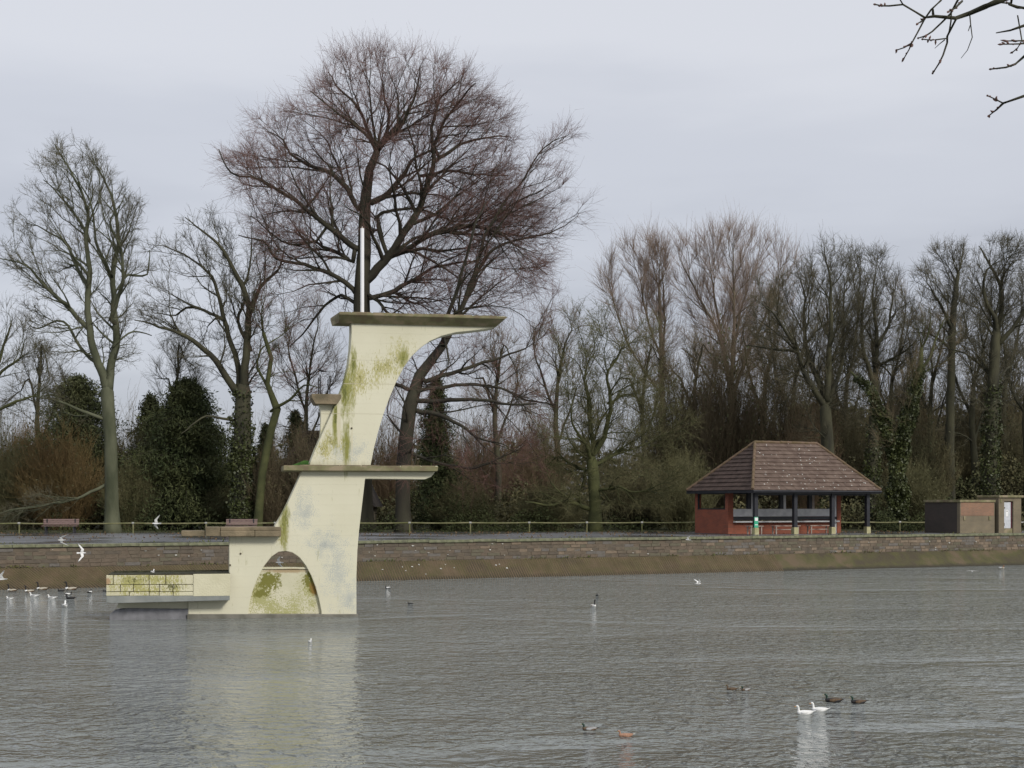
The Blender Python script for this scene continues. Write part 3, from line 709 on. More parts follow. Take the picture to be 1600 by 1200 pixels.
MB().box(-.10, .10, -.168, -.161, .80, .98).build('sign_panel', M_['notice'], sg); MB().box(-.10, .10, -.168, -.161, .56, .60).build('sign_panel', M_['notice'], sg)
Y0 = 2.55
# brick walls: left side, spine, right pier
bw = MB()
bw.box(-.05, .20, Y0, SDp, 0, 1.42); bw.box(-.055, .30, Y0 - .06, Y0 + .24, 0, EZ - .1); bw.box(-.055, .205, SDp - .26, SDp + .002, 0, EZ - .1)
bw.box(.30, SL - .3, Y0, Y0 + .23, 0, .66)
bw.box(SL - .25, SL + .05, Y0 - .06, Y0 + .24, 0, EZ - .1); bw.box(SL - .2, SL + .045, Y0 + .24, SDp, 0, 1.42); bw.box(.205, SL - .2, SDp - .24, SDp, 0, .4)
bw.build('brick_wall', M_['shelter_brick'], SH)
fr = MB(); fr.box(-.03, .03, Y0 + .24, SDp - .26, 1.42, 1.49); fr.box(-.03, .03, Y0 + .24, SDp - .26, EZ - .2, EZ - .1); fr.box(-.032, .032, Y0 + .24, Y0 + .32, 1.49, EZ - .2); fr.box(-.032, .032, SDp - .34, SDp - .26, 1.49, EZ - .2)
fr.build('window_frame', M_['black_paint'], SH)
MB().box(.30, SL - .25, Y0 + .02, Y0 + .20, 1.02, 1.46).build('white_board', M_['white_paint'], SH)
MB().box(.30, SL - .25, Y0 - .03, Y0 + .20, .82, 1.0).build('dark_board', M_['black_paint'], SH)
MB().box(.30, SL - .25, Y0 - .30, Y0 - .04, .68, .76).build('seat_edge', M_['white_paint'], SH)
for i, x in enumerate((1.65, 3.95, 6.05)):
    MB().box(x - .26, x - .04, Y0, Y0 + .2, 1.46, EZ - .1).build('mullion', M_['black_paint'], SH)
    MB().box(x - .035, x + .13, Y0 - .01, Y0 + .2, 1.46, EZ - .1).build('mullion', M_['white_paint'] if i < 2 else M_['wood_pale'], SH)
MB().box(SL - .52, SL - .26, Y0 - .02, Y0 + .2, 0.03, EZ - .1).build('mullion', M_['white_paint'], SH)
for (xa, xb) in ((.35, 1.3), (2.1, 3.9), (4.6, 6.2)):
    m = MB(); m.box(xa, xb, .9, 1.4, .46, .51); 
    for x in (xa + .12, xb - .12): m.box(x - .035, x + .035, .95, 1.02, 0.03, .46); m.box(x - .035, x + .035, 1.28, 1.35, .03, .46)
    m.box(xa + .1, xb - .1, 1.12, 1.18, .25, .3)
    m.build('seat_bench', M_['wood_pale'], SH, bevel=.01)

# ------------------------------------------------------------------ brick hut on the right
hc_ = Vector(((1500 - 800) / F * 87.6, 87.6, 1.845))
HUT = empty('brick_hut', hc_, WD, 'small flat roofed brick hut with blocked up front at the right end of the promenade', 'hut')
def hs(px):   # distance along hut front for a pixel column
    k = (px - 800) / F; return (k * hc_.y - hc_.x) / (cos(WD) - k * sin(WD))
h1, h2, h3 = hs(1554), hs(1559), hs(1594)
MB().box(.25, h1, 0, 3.0, 0, 1.85).build('brick_wall', M_['hut_brick_plain'], HUT)
MB().box(0, .247, -.003, .24, 0, 1.85).build('corner_pier', M_['hut_brick_plain'], HUT)
MB().box(.0, .247, .243, 3.0, 0, 1.85).build('side_wall', brick_mat('dark_brown_brick', (.06, .038, .026), (.045, .032, .022), (.04, .032, .024)), HUT)  # side wall in a darker brown brick than the front
MB().box(.06, h1 - .06, -.012, .1, 1.05, 1.848).build('brick_panel', M_['hut_brick'], HUT)
MB().box(-.06, h1 + .02, -.07, 3.06, 1.853, 2.0).build('coping', M_['concrete'], HUT, bevel=.015)
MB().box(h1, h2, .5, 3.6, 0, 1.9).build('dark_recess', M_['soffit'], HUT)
for px in (1506.5, 1546):
    x = hs(px); MB().box(x - .07, x + .07, -.05, -.014, .78, 1.02).build('vent_block', M_['concrete'], HUT, bevel=.008)
HB = empty('meter_kiosk', hc_ + wdir * h2, WD, 'taller narrow brick kiosk with overhanging slab roof and white door beside the brick hut', 'kiosk')
kw = h3 - h2; d0, d1 = hs(1567.5) - h2, hs(1579.5) - h2
k = MB(); k.box(0, d0 - .0, -.08, 1.6, 0, 2.14); k.box(d1 + .12, kw, -.08, 1.6, 0, 2.14); k.box(d0, d1 + .12, -.075, 1.6, 1.92, 2.14); k.box(d0, d1 + .12, .12, 1.6, 0, 1.92); k.build('brick_wall', M_['hut_brick_plain'], HB)
MB().box(-.06, kw + .1, -.2, 1.7, 2.143, 2.28).build('roof_slab', M_['concrete'], HB, bevel=.015)
dd = MB(); dd.box(d0 + .01, d1, .02, .07, .28, 1.86); dd = dd.build('door', M_['door_white'], HB, bevel=.006)
MB().box(d0 + .22, d0 + .42, .008, .016, 1.0, 1.40).build('notice', M_['notice'], dd)
MB().box(d0 + .27, d0 + .37, .0, .006, 1.30, 1.34).build('notice_print', M_['joint'], dd)
MB().box(d0 + .08, d0 + .16, .0, .018, 1.48, 1.56).build('lock', M_['joint'], dd); MB().box(d0 + .09, d0 + .12, .0, .018, .42, .60).build('handle', M_['joint'], dd)
MB().box(d0 + .0, d1 + .1, -.02, .11, .0, .27).build('step', M_['concrete'], HB)
MB().box(d1 + .005, d1 + .10, .03, .11, .27, 1.9).build('door_frame', mat('plum_frame', (.08, .02, .035), (.1, .03, .04), 3), HB)
MB().box(.10, .24, -.12, -.083, 1.82, 2.04).build('vent_block', M_['concrete'], HB, bevel=.008)
# ------------------------------------------------------------------ tile roofed building behind the tower
bx, by = W(395, 830, 100), W(585, 830, 100)
BB = empty('tiled_building', (bx.x, 100, 1.80), 0, 'dark brown tile roofed building among the trees half hidden by the diving tower', 'building')
Lb = by.x - bx.x; zt_ = HC + (790 - 672) / F * 103 - 1.8; ez = HC + (790 - 800) / F * 100 - 1.8 + .35
MB().box(.4, Lb - .4, .5, 6.5, 0, ez).build('brick_wall', M_['hut_brick_plain'], BB)
rf = MB(); ra = [(0, 0, ez), (Lb, 0, ez), (Lb, 7, ez), (0, 7, ez)]; r0, r1 = (3.0, 3.5, zt_), (Lb - 2.5, 3.5, zt_)
rf.add(ra + [r0, r1], [(0, 1, 5, 4), (1, 2, 5), (2, 3, 4, 5), (3, 0, 4), (3, 2, 1, 0)]); M_['tile_far'] = mat('roof_far_tile', (.022, .018, .014), (.045, .034, .027), 1.2, .9)
rf.build('roof', M_['tile_far'], BB)
tl = MB(); nrow = 20
for i in range(nrow):
    t = i / nrow; y = 3.5 * t; z = ez + (zt_ - ez) * t; xa, xb = 3.0 * t, Lb - 2.5 * t; x = xa
    while x < xb:
        x2 = min(x + .33, xb); j = rnd.uniform(0, .02); tl.box(x + .006, x2 - .004, y - .03, y + .10, z + .0 + j, z + .07 + j); x += .33
tag(tl.build('tile_course', M_['tile_far'], BB), kind='stuff')
wp = MB()
for i in range(9): x = 1.6 + i * .42; wp.box(x, x + .06, 1.35, 1.42, ez + (zt_ - ez) * .40 + .09, ez + (zt_ - ez) * .40 + .15)
wp.build('vent_spots', M_['ridge'], BB)

# ------------------------------------------------------------------ trees
DN = 1.1
GZ = 1.80
def in_poly(px, py, poly):
    c = False; n = len(poly); j = n - 1
    for i in range(n):
        xi, yi = poly[i]; xj, yj = poly[j]
        if (yi > py) != (yj > py) and px < (xj - xi) * (py - yi) / (yj - yi) + xi: c = not c
        j = i
    return c

def resample(pts, rads, step, rr, wob=.12):
    """smooth curve through pts with slow wander"""
    P = [Vector(p) for p in pts]; out, ro = [P[0]], [rads[0]]; n0 = len(P)
    ph = [rr.uniform(0, 6.28) for _ in range(6)]; dist = 0
    for i in range(n0 - 1):
        a, b = P[i], P[i + 1]; m = P[i - 1] if i else a * 2 - b; q = P[i + 2] if i + 2 < n0 else b * 2 - a
        L = (b - a).length; n = max(1, int(round(L / step)))
        for k in range(1, n + 1):
            t = k / n; dist += L / n
            v = .5 * ((2 * a) + (b - m) * t + (2 * m - 5 * a + 4 * b - q) * t * t + (3 * a - m - 3 * b + q) * t ** 3)
            w = wob * .45
            v = v + Vector((sin(dist * 1.9 + ph[0]) + .6 * sin(dist * 3.7 + ph[1]), sin(dist * 1.7 + ph[2]), sin(dist * 2.2 + ph[3]) + .6 * sin(dist * 4.1 + ph[4]))) * w * .6 + Vector((rr.gauss(0, 1), rr.gauss(0, 1), rr.gauss(0, 1))) * w * .22
            out.append(v); ro.append(rads[i] + (rads[i + 1] - rads[i]) * t)
    return out, ro

def tree(name, label, Y, trunk, limbs, env, natt, bark, twig, seed, step=.55, infl=6.0, kill=.9, depth=.8, group=None, twn=2.2, twl=1.3, twr=.009,
         up=.25, spread=.5, iters=70, nsub=3, jit=.22, tip=.0105, gnarl=.12, pipe=2.35, base_y=None, trop=.04, ivy=None, ivy_n=0, extra=(), wfac=1.0, nseg=3, cat='tree', dens=1.0, bark2=None, trunk_from=.55):
    up *= .38
    """trunk / limbs: [(px, py, depth m, radius m)...]; env: outline of the crown in the photograph, given depth round its axis"""
    rr = random.Random(seed); rng = np.random.default_rng(seed)
    m2 = Y / F; dens *= DN
    tp_ = [W(p[0], p[1], Y) + Vector((0, p[2], 0)) for p in trunk]; tr = [p[3] for p in trunk]
    root = empty(name, (tp_[0].x, tp_[0].y, GZ), 0, label, cat, group)
    tp_, tr = resample(tp_, tr, 1.6, rr, .05)
    m = MB(); flare = [(tr[0] * 1.45)] + tr[1:]
    fp = [Vector((tp_[0].x, tp_[0].y, GZ - .3))] + [tp_[0] + (tp_[1] - tp_[0]) * .25 + Vector((0, 0, .0))] + tp_[1:]
    fr_ = [tr[0] * 1.5, tr[0] * 1.12] + tr[1:]
    te = (tp_[-1] - tp_[-2]).normalized(); fp = fp + [tp_[-1] + te * tr[-1] * .7, tp_[-1] + te * tr[-1] * 1.15]; fr_ = fr_ + [tr[-1] * .72, tr[-1] * .2]
    m.tube(fp, fr_, 12); m.build('trunk', M_[bark], root, world=True, smooth=True)
    nodes, par, fixed = [], [], []
    def add(p, q, r): nodes.append(p); par.append(q); fixed.append(r); return len(nodes) - 1
    prev = -1
    for p, r in zip(tp_, tr): prev = add(p, prev, r)
    paths = [(tp_, tr, trunk_from)]
    if limbs:
        for lb in limbs:
            lp = [W(p[0], p[1], Y) + Vector((0, p[2], 0)) for p in lb]; lr = [p[3] for p in lb]
            lp, lr = resample(lp, lr, step, rr, gnarl)
            # join to the nearest node
            k = min(range(len(nodes)), key=lambda i: (nodes[i] - lp[0]).length)
            if (nodes[k] - lp[0]).length > .2: lp = [nodes[k].copy()] + lp; lr = [lr[0] * 1.1] + lr
            m = MB(); m.tube(lp, lr, 8); m.build('limb', M_[bark], root, world=True, smooth=True)
            prev = k; paths.append((lp, lr, .12))
            for p, r in zip(lp[1:], lr[1:]): prev = add(p, prev, r)
    nf = len(nodes)
    # ---- recursive branching inside the outline of the crown
    xs = [p[0] for p in env]; ys = [p[1] for p in env]
    polys = [env] + [e[0] for e in extra]; S = sqrt((max(xs) - min(xs)) * (max(ys) - min(ys))) * m2
    rows = {}; ax = sum(xs) / len(xs)
    axW = W(ax, (min(ys) + max(ys)) / 2 + (max(ys) - min(ys)) * .25, Y)
    def inside(p):
        px = 800 + p.x / p.y * F; py = HY - (p.z - HC) / p.y * F
        if not in_poly(px, py, env): return any(in_poly(px, py, q) for q in polys[1:]) and abs(p.y - Y) < 3
        key = int(py / 8)
        if key not in rows:
            ins = [x for x in range(int(min(xs)), int(max(xs)) + 1, 6) if in_poly(x, key * 8 + 4, env)]
            rows[key] = (min(ins), max(ins)) if ins else (px - 1, px + 1)
        xl, xr = rows[key]; t = min(max((px - xl) / max(xr - xl, 1), 0), 1)
        return abs(p.y - Y) < depth * (xr - xl) / 2 * m2 * sqrt(max(0, 1 - (2 * t - 1) ** 2)) + 1.2
    def grow(p, d, L, r0, r1, lvl):
        """one branch: points and radii, cut short where it leaves the crown"""
        n = 7 if lvl == 1 else 4; st = L / n; pts = [p.copy()]; dd = d.copy(); bend = Vector((rr.gauss(0, 1), rr.gauss(0, 1), rr.gauss(0, 1))) * gnarl * .8
        for k in range(n):
            dd = dd + Vector((rr.gauss(0, 1), rr.gauss(0, 1), rr.gauss(0, 1))) * (gnarl * 1.1) + Vector((0, 0, up * .09)) + bend * (.5 if k % 3 else -.7); dd.normalize()
            q = pts[-1] + dd * st
            if not inside(q):
                if lvl == 2 or k >= 2: break
                return None
            pts.append(q)
        m_ = len(pts) - 1
        if m_ < 1: return None
        return pts, [r0 + (r1 - r0) * (k / m_) ** .8 for k in range(m_ + 1)]
    def child_dir(d, ang, p):
        a = d.orthogonal().normalized(); b = d.cross(a); az = rr.uniform(0, 2 * pi)
        c = d * cos(ang) + (a * cos(az) + b * sin(az)) * sin(ang)
        o = (p - axW); o = o.normalized() if o.length > .1 else Vector((0, 0, 1))
        c = c + o * .34 + Vector((0, 0, up * .35)); return c.normalized()
    SA, SB, SR, SQ = [], [], [], []
    def emit(pts, rads, big):
        for k in range(len(pts) - 1):
            SA.append(tuple(pts[k])); SB.append(tuple(pts[k + 1])); SR.append(rads[k]); SQ.append(rads[k + 1])
    vox = {}
    def vk(p, c_): return (int(p.x // c_), int(p.y // (c_ * 1.6)), int(p.z // c_))
    def best(cands):
        bg, bs = None, 1e9
        for g in cands:
            if g is None: continue
            sc_ = sum(vox.get(vk(q, 1.3), 0) for q in g[0][1:]) / (len(g[0]) - 1) - .25 * len(g[0])
            if sc_ < bs: bg, bs = g, sc_
        if bg:
            for q in bg[0][1:]: k_ = vk(q, 1.3); vox[k_] = vox.get(k_, 0) + 1
        return bg
    for lp, lr, t0 in paths[1:]:
        for q in lp: k_ = vk(q, 1.3); vox[k_] = vox.get(k_, 0) + 2
    L1m = max(2.4, .36 * S); tot1 = tot2 = 0; TPp, TPd = [], []
    def twig_pts(pts, sp):
        for k in range(len(pts) - 1):
            seg = pts[k + 1] - pts[k]; c_ = seg.length / sp; c_ = int(c_) + (rr.random() < c_ - int(c_))
            for _ in range(c_): TPp.append(tuple(pts[k] + seg * rr.random())); TPd.append(tuple(seg.normalized()))
        if len(pts) > 1:
            for _ in range(3): TPp.append(tuple(pts[-1])); TPd.append(tuple((pts[-1] - pts[-2]).normalized()))
    def level2(pts, rads, L):
        nonlocal tot2
        for k in range(0, len(pts)):
            if k == 0: continue
            seg = pts[k] - pts[k - 1]; c_ = seg.length / (sp2); c_ = int(c_) + (rr.random() < c_ - int(c_))
            if k == len(pts) - 1: c_ += 2
            for _ in range(c_):
                t = rr.random() if k < len(pts) - 1 else rr.uniform(.6, 1); p = pts[k - 1] + seg * t
                r_ = min(rads[k] * .62, .045); sn = seg.normalized()
                g = best([grow(p, child_dir(sn, rr.uniform(.4, 1.0) if k < len(pts) - 1 else rr.uniform(.1, .5), p), L * rr.uniform(.55, 1.1), max(r_, tip * 1.3), tip * .8, 2) for _ in range(3)])
                if g: emit(*g, False); twig_pts(g[0], sp3); tot2 += 1
    def level1(path, rads, t0):
        nonlocal tot1
        n = len(path); 
        for k in range(1, n):
            if k / n < t0: continue
            seg = path[k] - path[k - 1]; c_ = seg.length / sp1; c_ = int(c_) + (rr.random() < c_ - int(c_))
            last = k == n - 1
            if last: c_ += 3
            for _ in range(c_):
                p = path[k] if last else path[k - 1] + seg * rr.random()
                ang = rr.uniform(.12, .55) if last else rr.uniform(.5, 1.05)
                L = L1m * rr.uniform(.45, 1.15) * (1.0 if k / n < .6 or last else .75); sn = seg.normalized()
                r_ = max(min(rads[k] * .62, .022 * L), .022); g = best([grow(p, child_dir(sn, ang * rr.uniform(.7, 1.3), p), L, r_, tip * 1.4, 1) for _ in range(6)])
                if g:
                    emit(*g, True); level2(g[0], g[1], max(.9, (g[0][-1] - g[0][0]).length * .42)); tot1 += 1
    sp1, sp2, sp3 = .95 / dens, .50 / dens, .42 / dens
    for lp, lr, t0 in paths: level1(lp, lr, t0)
    Aa, Bb, Ra_, Rb_ = np.array(SA), np.array(SB), np.array(SR), np.array(SQ)
    tk = Ra_ > .045
    segs_obj('branches', [(Aa[tk], Bb[tk] + (Bb[tk] - Aa[tk]) * .04, Ra_[tk], Rb_[tk], 6), (Aa[~tk], Bb[~tk], Ra_[~tk], Rb_[~tk], 3)], M_[bark2 or bark], root)['kind'] = 'stuff'
    TPp, TPd = np.array(TPp), np.array(TPd); n_ = len(TPp)
    dd_ = unit(TPd + rng.normal(0, spread, (n_, 3)) + np.array([0, 0, up]))
    A3, B3, R3, Q3 = twigs(TPp, dd_, twl * rng.uniform(.5, 1.15, n_), twr, rng, nseg=2, nsub=nsub, up=up * .5, spread=spread * .8, sub_len=.55)
    segs_obj('crown', [(A3, B3, R3, Q3, 3)], M_[twig], root)['kind'] = 'stuff'
    stats.append((name, tot1, tot2, (len(A3) + len(Aa)) * 6))
    if ivy:
        ps = []; ivz = HC - (ivy - HY) / F * Y
        cand_ = [(nodes[i], nodes[par[i]], fixed[i]) for i in range(1, nf) if par[i] >= 0 and fixed[i] > .09 and nodes[i].z < HC - (ivy - HY) / F * Y]
        tot = sum((a - b).length * (r + .25) for a, b, r in cand_)
        for a, b, r in cand_:
            fade = min(1, max(.12, (ivz - a.z) / 5.0)) * (.45 + .55 * abs(sin(a.z * .9 + a.x)))
            for _ in range(int(1.6 * fade * ivy_n * (a - b).length * (r + .25) / tot)):
                t = rr.random(); q = a + (b - a) * t; an = rr.uniform(0, 2 * pi); lump = .06 + (.08 + .30 * fade) * abs(sin(q.z * 1.3 + an)) * rr.random() ** .8
                d = (a - b).normalized(); s1 = d.orthogonal().normalized(); s2 = d.cross(s1)
                ps.append(tuple(q + (s1 * cos(an) + s2 * sin(an)) * (r + lump)))
        leaf_obj('ivy', ps, .17, M_['ivy'], root, rng, .85, .5)['kind'] = 'stuff'
    return root
stats = []

# the great beech: limbs read off the photograph
def Z(pts, ds, r0, r1):   # zoom-crop coordinates -> photo px, depth grows along the limb
    n = len(pts); return [(330 + p[0] / 2.667, 50 + p[1] / 2.667, ds * (i / max(n - 1, 1)), r0 + (r1 - r0) * i / max(n - 1, 1)) for i, p in enumerate(pts)]
beech_env = [(348, 245), (352, 262), (360, 300), (385, 330), (402, 370), (410, 430), (440, 490), (470, 530), (520, 570), (600, 530), (700, 510), (800, 490), (852, 470), (880, 430), (875, 380), (858, 325), (815, 295), (802, 220),
             (790, 178), (762, 152), (722, 116), (690, 99), (650, 86), (600, 80), (548, 84), (515, 95), (502, 108), (508, 128), (478, 150), (478, 172), (430, 158), (428, 178), (392, 186), (398, 212), (382, 232)]
beech_limbs = [
    Z([(600, 900), (520, 840), (430, 770), (330, 700), (220, 640), (110, 615), (60, 530)], -2.5, .21, .03),
    Z([(610, 740), (560, 640), (480, 570), (390, 530), (310, 480), (280, 410), (200, 370)], 3, .19, .03),
    Z([(590, 960), (500, 900), (430, 860), (390, 820), (380, 740)], 4, .15, .03),
    Z([(590, 1070), (500, 1010), (400, 985), (290, 960), (240, 900), (150, 880)], -3, .17, .03),
    Z([(690, 500), (650, 400), (610, 300), (570, 180)], 2, .17, .025),
    Z([(690, 500), (760, 430), (820, 370), (860, 290), (880, 190)], -2.5, .18, .025),
    Z([(690, 500), (640, 430), (540, 370), (440, 300)], -3, .14, .025),
    Z([(700, 480), (740, 380), (720, 270), (700, 160)], 1, .14, .025),
    Z([(670, 710), (740, 660), (800, 570), (830, 510), (930, 440), (1010, 360)], 3, .22, .03),
    Z([(650, 1040), (720, 960), (790, 870), (870, 740), (910, 640), (930, 540), (925, 420), (960, 310), (1040, 240)], -2, .33, .03),
    Z([(720, 950), (820, 910), (930, 860), (1050, 840), (1170, 860), (1250, 920)], -4, .2, .06),
    Z([(655, 1110), (760, 1070), (860, 1000), (950, 950), (1080, 925), (1200, 950)], 4, .17, .03),
    Z([(930, 540), (1020, 470), (1130, 420), (1250, 405)], 2, .14, .03),
    Z([(925, 470), (1000, 350), (1070, 285), (1110, 265)], -3, .12, .03), Z([(600, 300), (520, 210), (470, 130)], 2, .09, .03), Z([(440, 870), (360, 900), (280, 870), (200, 800)], -3, .09, .03), Z([(1050, 840), (1180, 780), (1300, 720), (1380, 700)], -3, .10, .03), Z([(870, 600), (1000, 560), (1120, 560), (1240, 540)], 4, .11, .03),
    Z([(735, 930), (690, 800), (710, 740), (790, 720), (900, 720), (1000, 760), (1120, 740)], 3, .15, .03),
    Z([(640, 1090), (700, 1130), (760, 1200), (860, 1280), (960, 1300)], -4, .14, .025),
    Z([(600, 1130), (540, 1090), (460, 1130), (380, 1220), (300, 1290)], 3, .13, .04)]
tree('beech_tree', 'tallest tree, a huge bare beech with domed reddish crown right behind the diving tower', 98,
     [(566, 829, 0, .75), (566, 700, 0, .62), (567, 560, 0, .58), (565, 470, 0, .55), (569, 390, 0, .44), (571, 312, 0, .36), (578, 265, 0, .29), (589, 237, 0, .22)],
     beech_limbs, beech_env, 4200, 'bark_beech', 'twig_beech', 11, step=.55, kill=.85, infl=5, twn=1.5, twl=1.6, twr=.0085, up=.09, spread=.5, depth=.6, dens=1.05, trunk_from=.85, jit=.25, gnarl=.13, nsub=3)
def Z3(pts, ds, r0, r1):
    n = len(pts); return [(560 + p[0] / 2.667, 450 + p[1] / 2.667, ds * (i / max(n - 1, 1)), r0 + (r1 - r0) * i / max(n - 1, 1)) for i, p in enumerate(pts)]
tree('leaning_beech_tree', 'bare reddish beech right of the tower, leaning right with long sweeping low boughs', 94,
     [(631, 831, 0, .50), (629, 760, 0, .46), (633, 690, 0, .46), (640, 637, 0, .45), (655, 585, .5, .36), (688, 540, 1, .27), (713, 495, 1, .22)],
     [[(713, 495, 1, .17), (735, 440, 1, .13), (757, 372, 0, .10), (785, 320, 0, .08), (810, 290, 0, .06), (851, 230, 0, .04), (884, 213, 0, .02)],
      [(718, 480, 1, .14), (742, 425, 2, .12), (772, 380, 2, .10), (829, 357, 3, .07), (874, 346, 3, .04), (906, 322, 3, .02)],
      [(690, 540, 1, .18), (700, 500, -1, .13), (722, 440, -2, .10), (740, 380, -3, .07), (760, 330, -3, .04)],
      Z3([(235, 470), (350, 475), (470, 470), (600, 490), (740, 500)], -3, .17, .05), Z3([(240, 510), (380, 550), (500, 630), (620, 670)], -5, .16, .03),
      Z3([(280, 390), (420, 340), (560, 290), (700, 240)], 2, .16, .05), Z3([(250, 430), (400, 400), (560, 400), (700, 450), (830, 470)], 4, .14, .04), Z3([(210, 690), (400, 745), (520, 745), (640, 690)], -3, .10, .03), Z3([(200, 420), (130, 400), (60, 470), (20, 560)], 3, .13, .04)],
     [(600, 560), (590, 640), (600, 740), (700, 770), (790, 760), (850, 720), (860, 640), (850, 560), (870, 500), (880, 440), (898, 380), (905, 325), (880, 300), (878, 225), (860, 235), (820, 300), (790, 330), (740, 370), (700, 440), (650, 520)],
     2600, 'bark_beech', 'twig_beech', 12, extra=[([(780, 340), (845, 228), (882, 203), (900, 215), (885, 265), (850, 330), (800, 370)], 0), ([(850, 350), (905, 308), (918, 328), (890, 400), (850, 400)], 0)], step=.55, kill=.9, infl=5, twn=1.6, twl=1.5, twr=.008, up=.12, spread=.5, depth=.8, dens=.82, nsub=3, jit=.2)

def Z1(pts, ds, r0, r1):
    n = len(pts); return [(p[0] / 1.876, 200 + p[1] / 1.876, ds * (i / max(n - 1, 1)), r0 + (r1 - r0) * i / max(n - 1, 1)) for i, p in enumerate(pts)]
tree('sycamore_tree', 'tall bare tree with pale green mossy trunk right of the left promenade bench', 93,
     [(176, 830, 0, .48), (174, 760, 0, .42), (173, 690, 0, .40), (169, 640, 0, .42), (168, 612, 0, .42)],
     [Z1([(315, 770), (290, 690), (270, 620), (262, 540), (268, 440), (262, 330), (262, 230), (215, 130), (175, 60)], -1, .30, .03),
      Z1([(318, 770), (322, 700), (335, 620), (325, 520), (318, 430), (330, 330), (320, 230), (290, 150), (240, 60)], 2, .30, .03),
      Z1([(270, 600), (220, 540), (160, 480), (110, 420), (30, 400)], -3, .17, .025), Z1([(262, 480), (215, 400), (175, 330), (120, 290), (30, 250)], 3, .14, .025),
      Z1([(290, 700), (230, 640), (170, 560), (90, 580), (50, 560)], 2, .12, .025), Z1([(325, 560), (365, 470), (375, 370), (350, 300), (400, 240)], -3, .15, .025),
      Z1([(262, 330), (220, 260), (160, 190), (100, 130)], 2, .11, .03), Z1([(320, 420), (290, 330), (280, 220), (230, 140)], -2, .10, .03), Z1([(330, 640), (380, 590), (420, 600)], 2, .08, .03),
      Z1([(318, 860), (250, 830), (170, 800), (110, 790)], -2, .13, .03), Z1([(312, 1045), (250, 1080), (150, 1105), (50, 1120), (-20, 1160)], -2, .11, .02), Z1([(375, 430), (420, 420), (415, 340)], 2, .08, .03)],
     [(90, 222), (55, 255), (42, 300), (8, 330), (12, 360), (0, 400), (30, 440), (40, 500), (70, 560), (120, 590), (170, 600), (205, 580), (215, 520), (205, 440), (232, 420), (215, 380), (228, 330), (190, 290), (165, 250), (135, 218)],
     2500, 'bark_syc', 'twig_syc', 13, extra=[([(-10, 800), (60, 770), (160, 740), (150, 790), (60, 812), (-10, 826)], 160), ([(60, 600), (150, 620), (150, 660), (60, 650)], 120), ([(185, 560), (240, 560), (235, 640), (185, 620)], 150)], step=.5, kill=.8, infl=3.6, twn=1.3, twl=.75, twr=.0105, up=.35, spread=.7, depth=.6, nsub=4, jit=.22, tip=.012)
tree('ivy_clad_tree', 'bare tree with dark ivy covered trunk between the dark conifer and the diving tower', 97,
     [(380, 829, 0, .62), (379, 740, 0, .58), (379, 660, 0, .56), (380, 610, 0, .50)],
     [Z1([(700, 790), (650, 700), (580, 630), (510, 600), (430, 580)], -3, .26, .03), Z1([(705, 780), (690, 680), (650, 560), (620, 450), (560, 380), (460, 330)], 2, .22, .03),
      Z1([(715, 770), (725, 650), (735, 530), (700, 430), (640, 340), (560, 280)], -2, .30, .03), Z1([(735, 540), (760, 460), (810, 400), (820, 330)], 2, .16, .03),
      Z1([(650, 560), (560, 520), (500, 540), (430, 530)], 2, .12, .025), Z1([(690, 860), (620, 850), (560, 900)], -3, .10, .03), Z1([(735, 650), (690, 560), (700, 480), (660, 400)], 3, .14, .04)],
     [(340, 332), (290, 335), (240, 365), (222, 395), (235, 440), (215, 500), (240, 560), (300, 560), (340, 600), (420, 610), (440, 540), (450, 460), (445, 400), (420, 350), (380, 330)],
     2000, 'bark_dark', 'twig_dark', 14, step=.5, kill=.85, infl=4, twn=1.5, twl=.85, twr=.011, up=.3, spread=.7, depth=.6, ivy=600, ivy_n=7000)
tree('crooked_tree', 'thin crooked olive green tree leaning between the ivy covered trunk and the diving tower', 96,
     [(402, 829, 0, .28), (410, 740, 0, .26), (424, 670, 0, .26), (433, 640, 0, .26), (418, 600, 0, .17), (424, 560, 0, .14), (412, 520, 0, .12)],
     [Z1([(795, 830), (850, 800), (900, 760), (950, 770)], -2, .12, .025), Z1([(785, 760), (750, 700), (760, 640), (820, 590)], 2, .10, .03)],
     [(400, 430), (440, 420), (520, 470), (540, 560), (500, 620), (450, 650), (400, 600), (390, 520)],
     900, 'bark_olive', 'twig_beech', 15, step=.5, kill=.8, infl=4, twn=1.7, twl=1.1, twr=.009, up=.2, depth=.7)
tree('bare_tree', 'pale twiggy bare tree cut by the left edge of the picture', 90,
     [(-42, 830, 0, .4), (-40, 720, 0, .36), (-30, 640, 0, .3)], [[(-30, 640, 0, .18), (-5, 590, 0, .1), (30, 560, 0, .06)], [(-35, 660, 0, .16), (10, 640, -1, .1), (60, 620, -1, .05)], [(-30, 640, 0, .16), (-20, 560, 2, .1), (0, 500, 2, .05)]],
     [(-60, 470), (0, 455), (40, 500), (75, 560), (95, 640), (70, 700), (20, 720), (-60, 720)], 1200, 'bark_olive', 'twig_syc', 16, step=.5, kill=.8, twn=1.8, twl=1.1, twr=.009, up=.1, depth=.7)
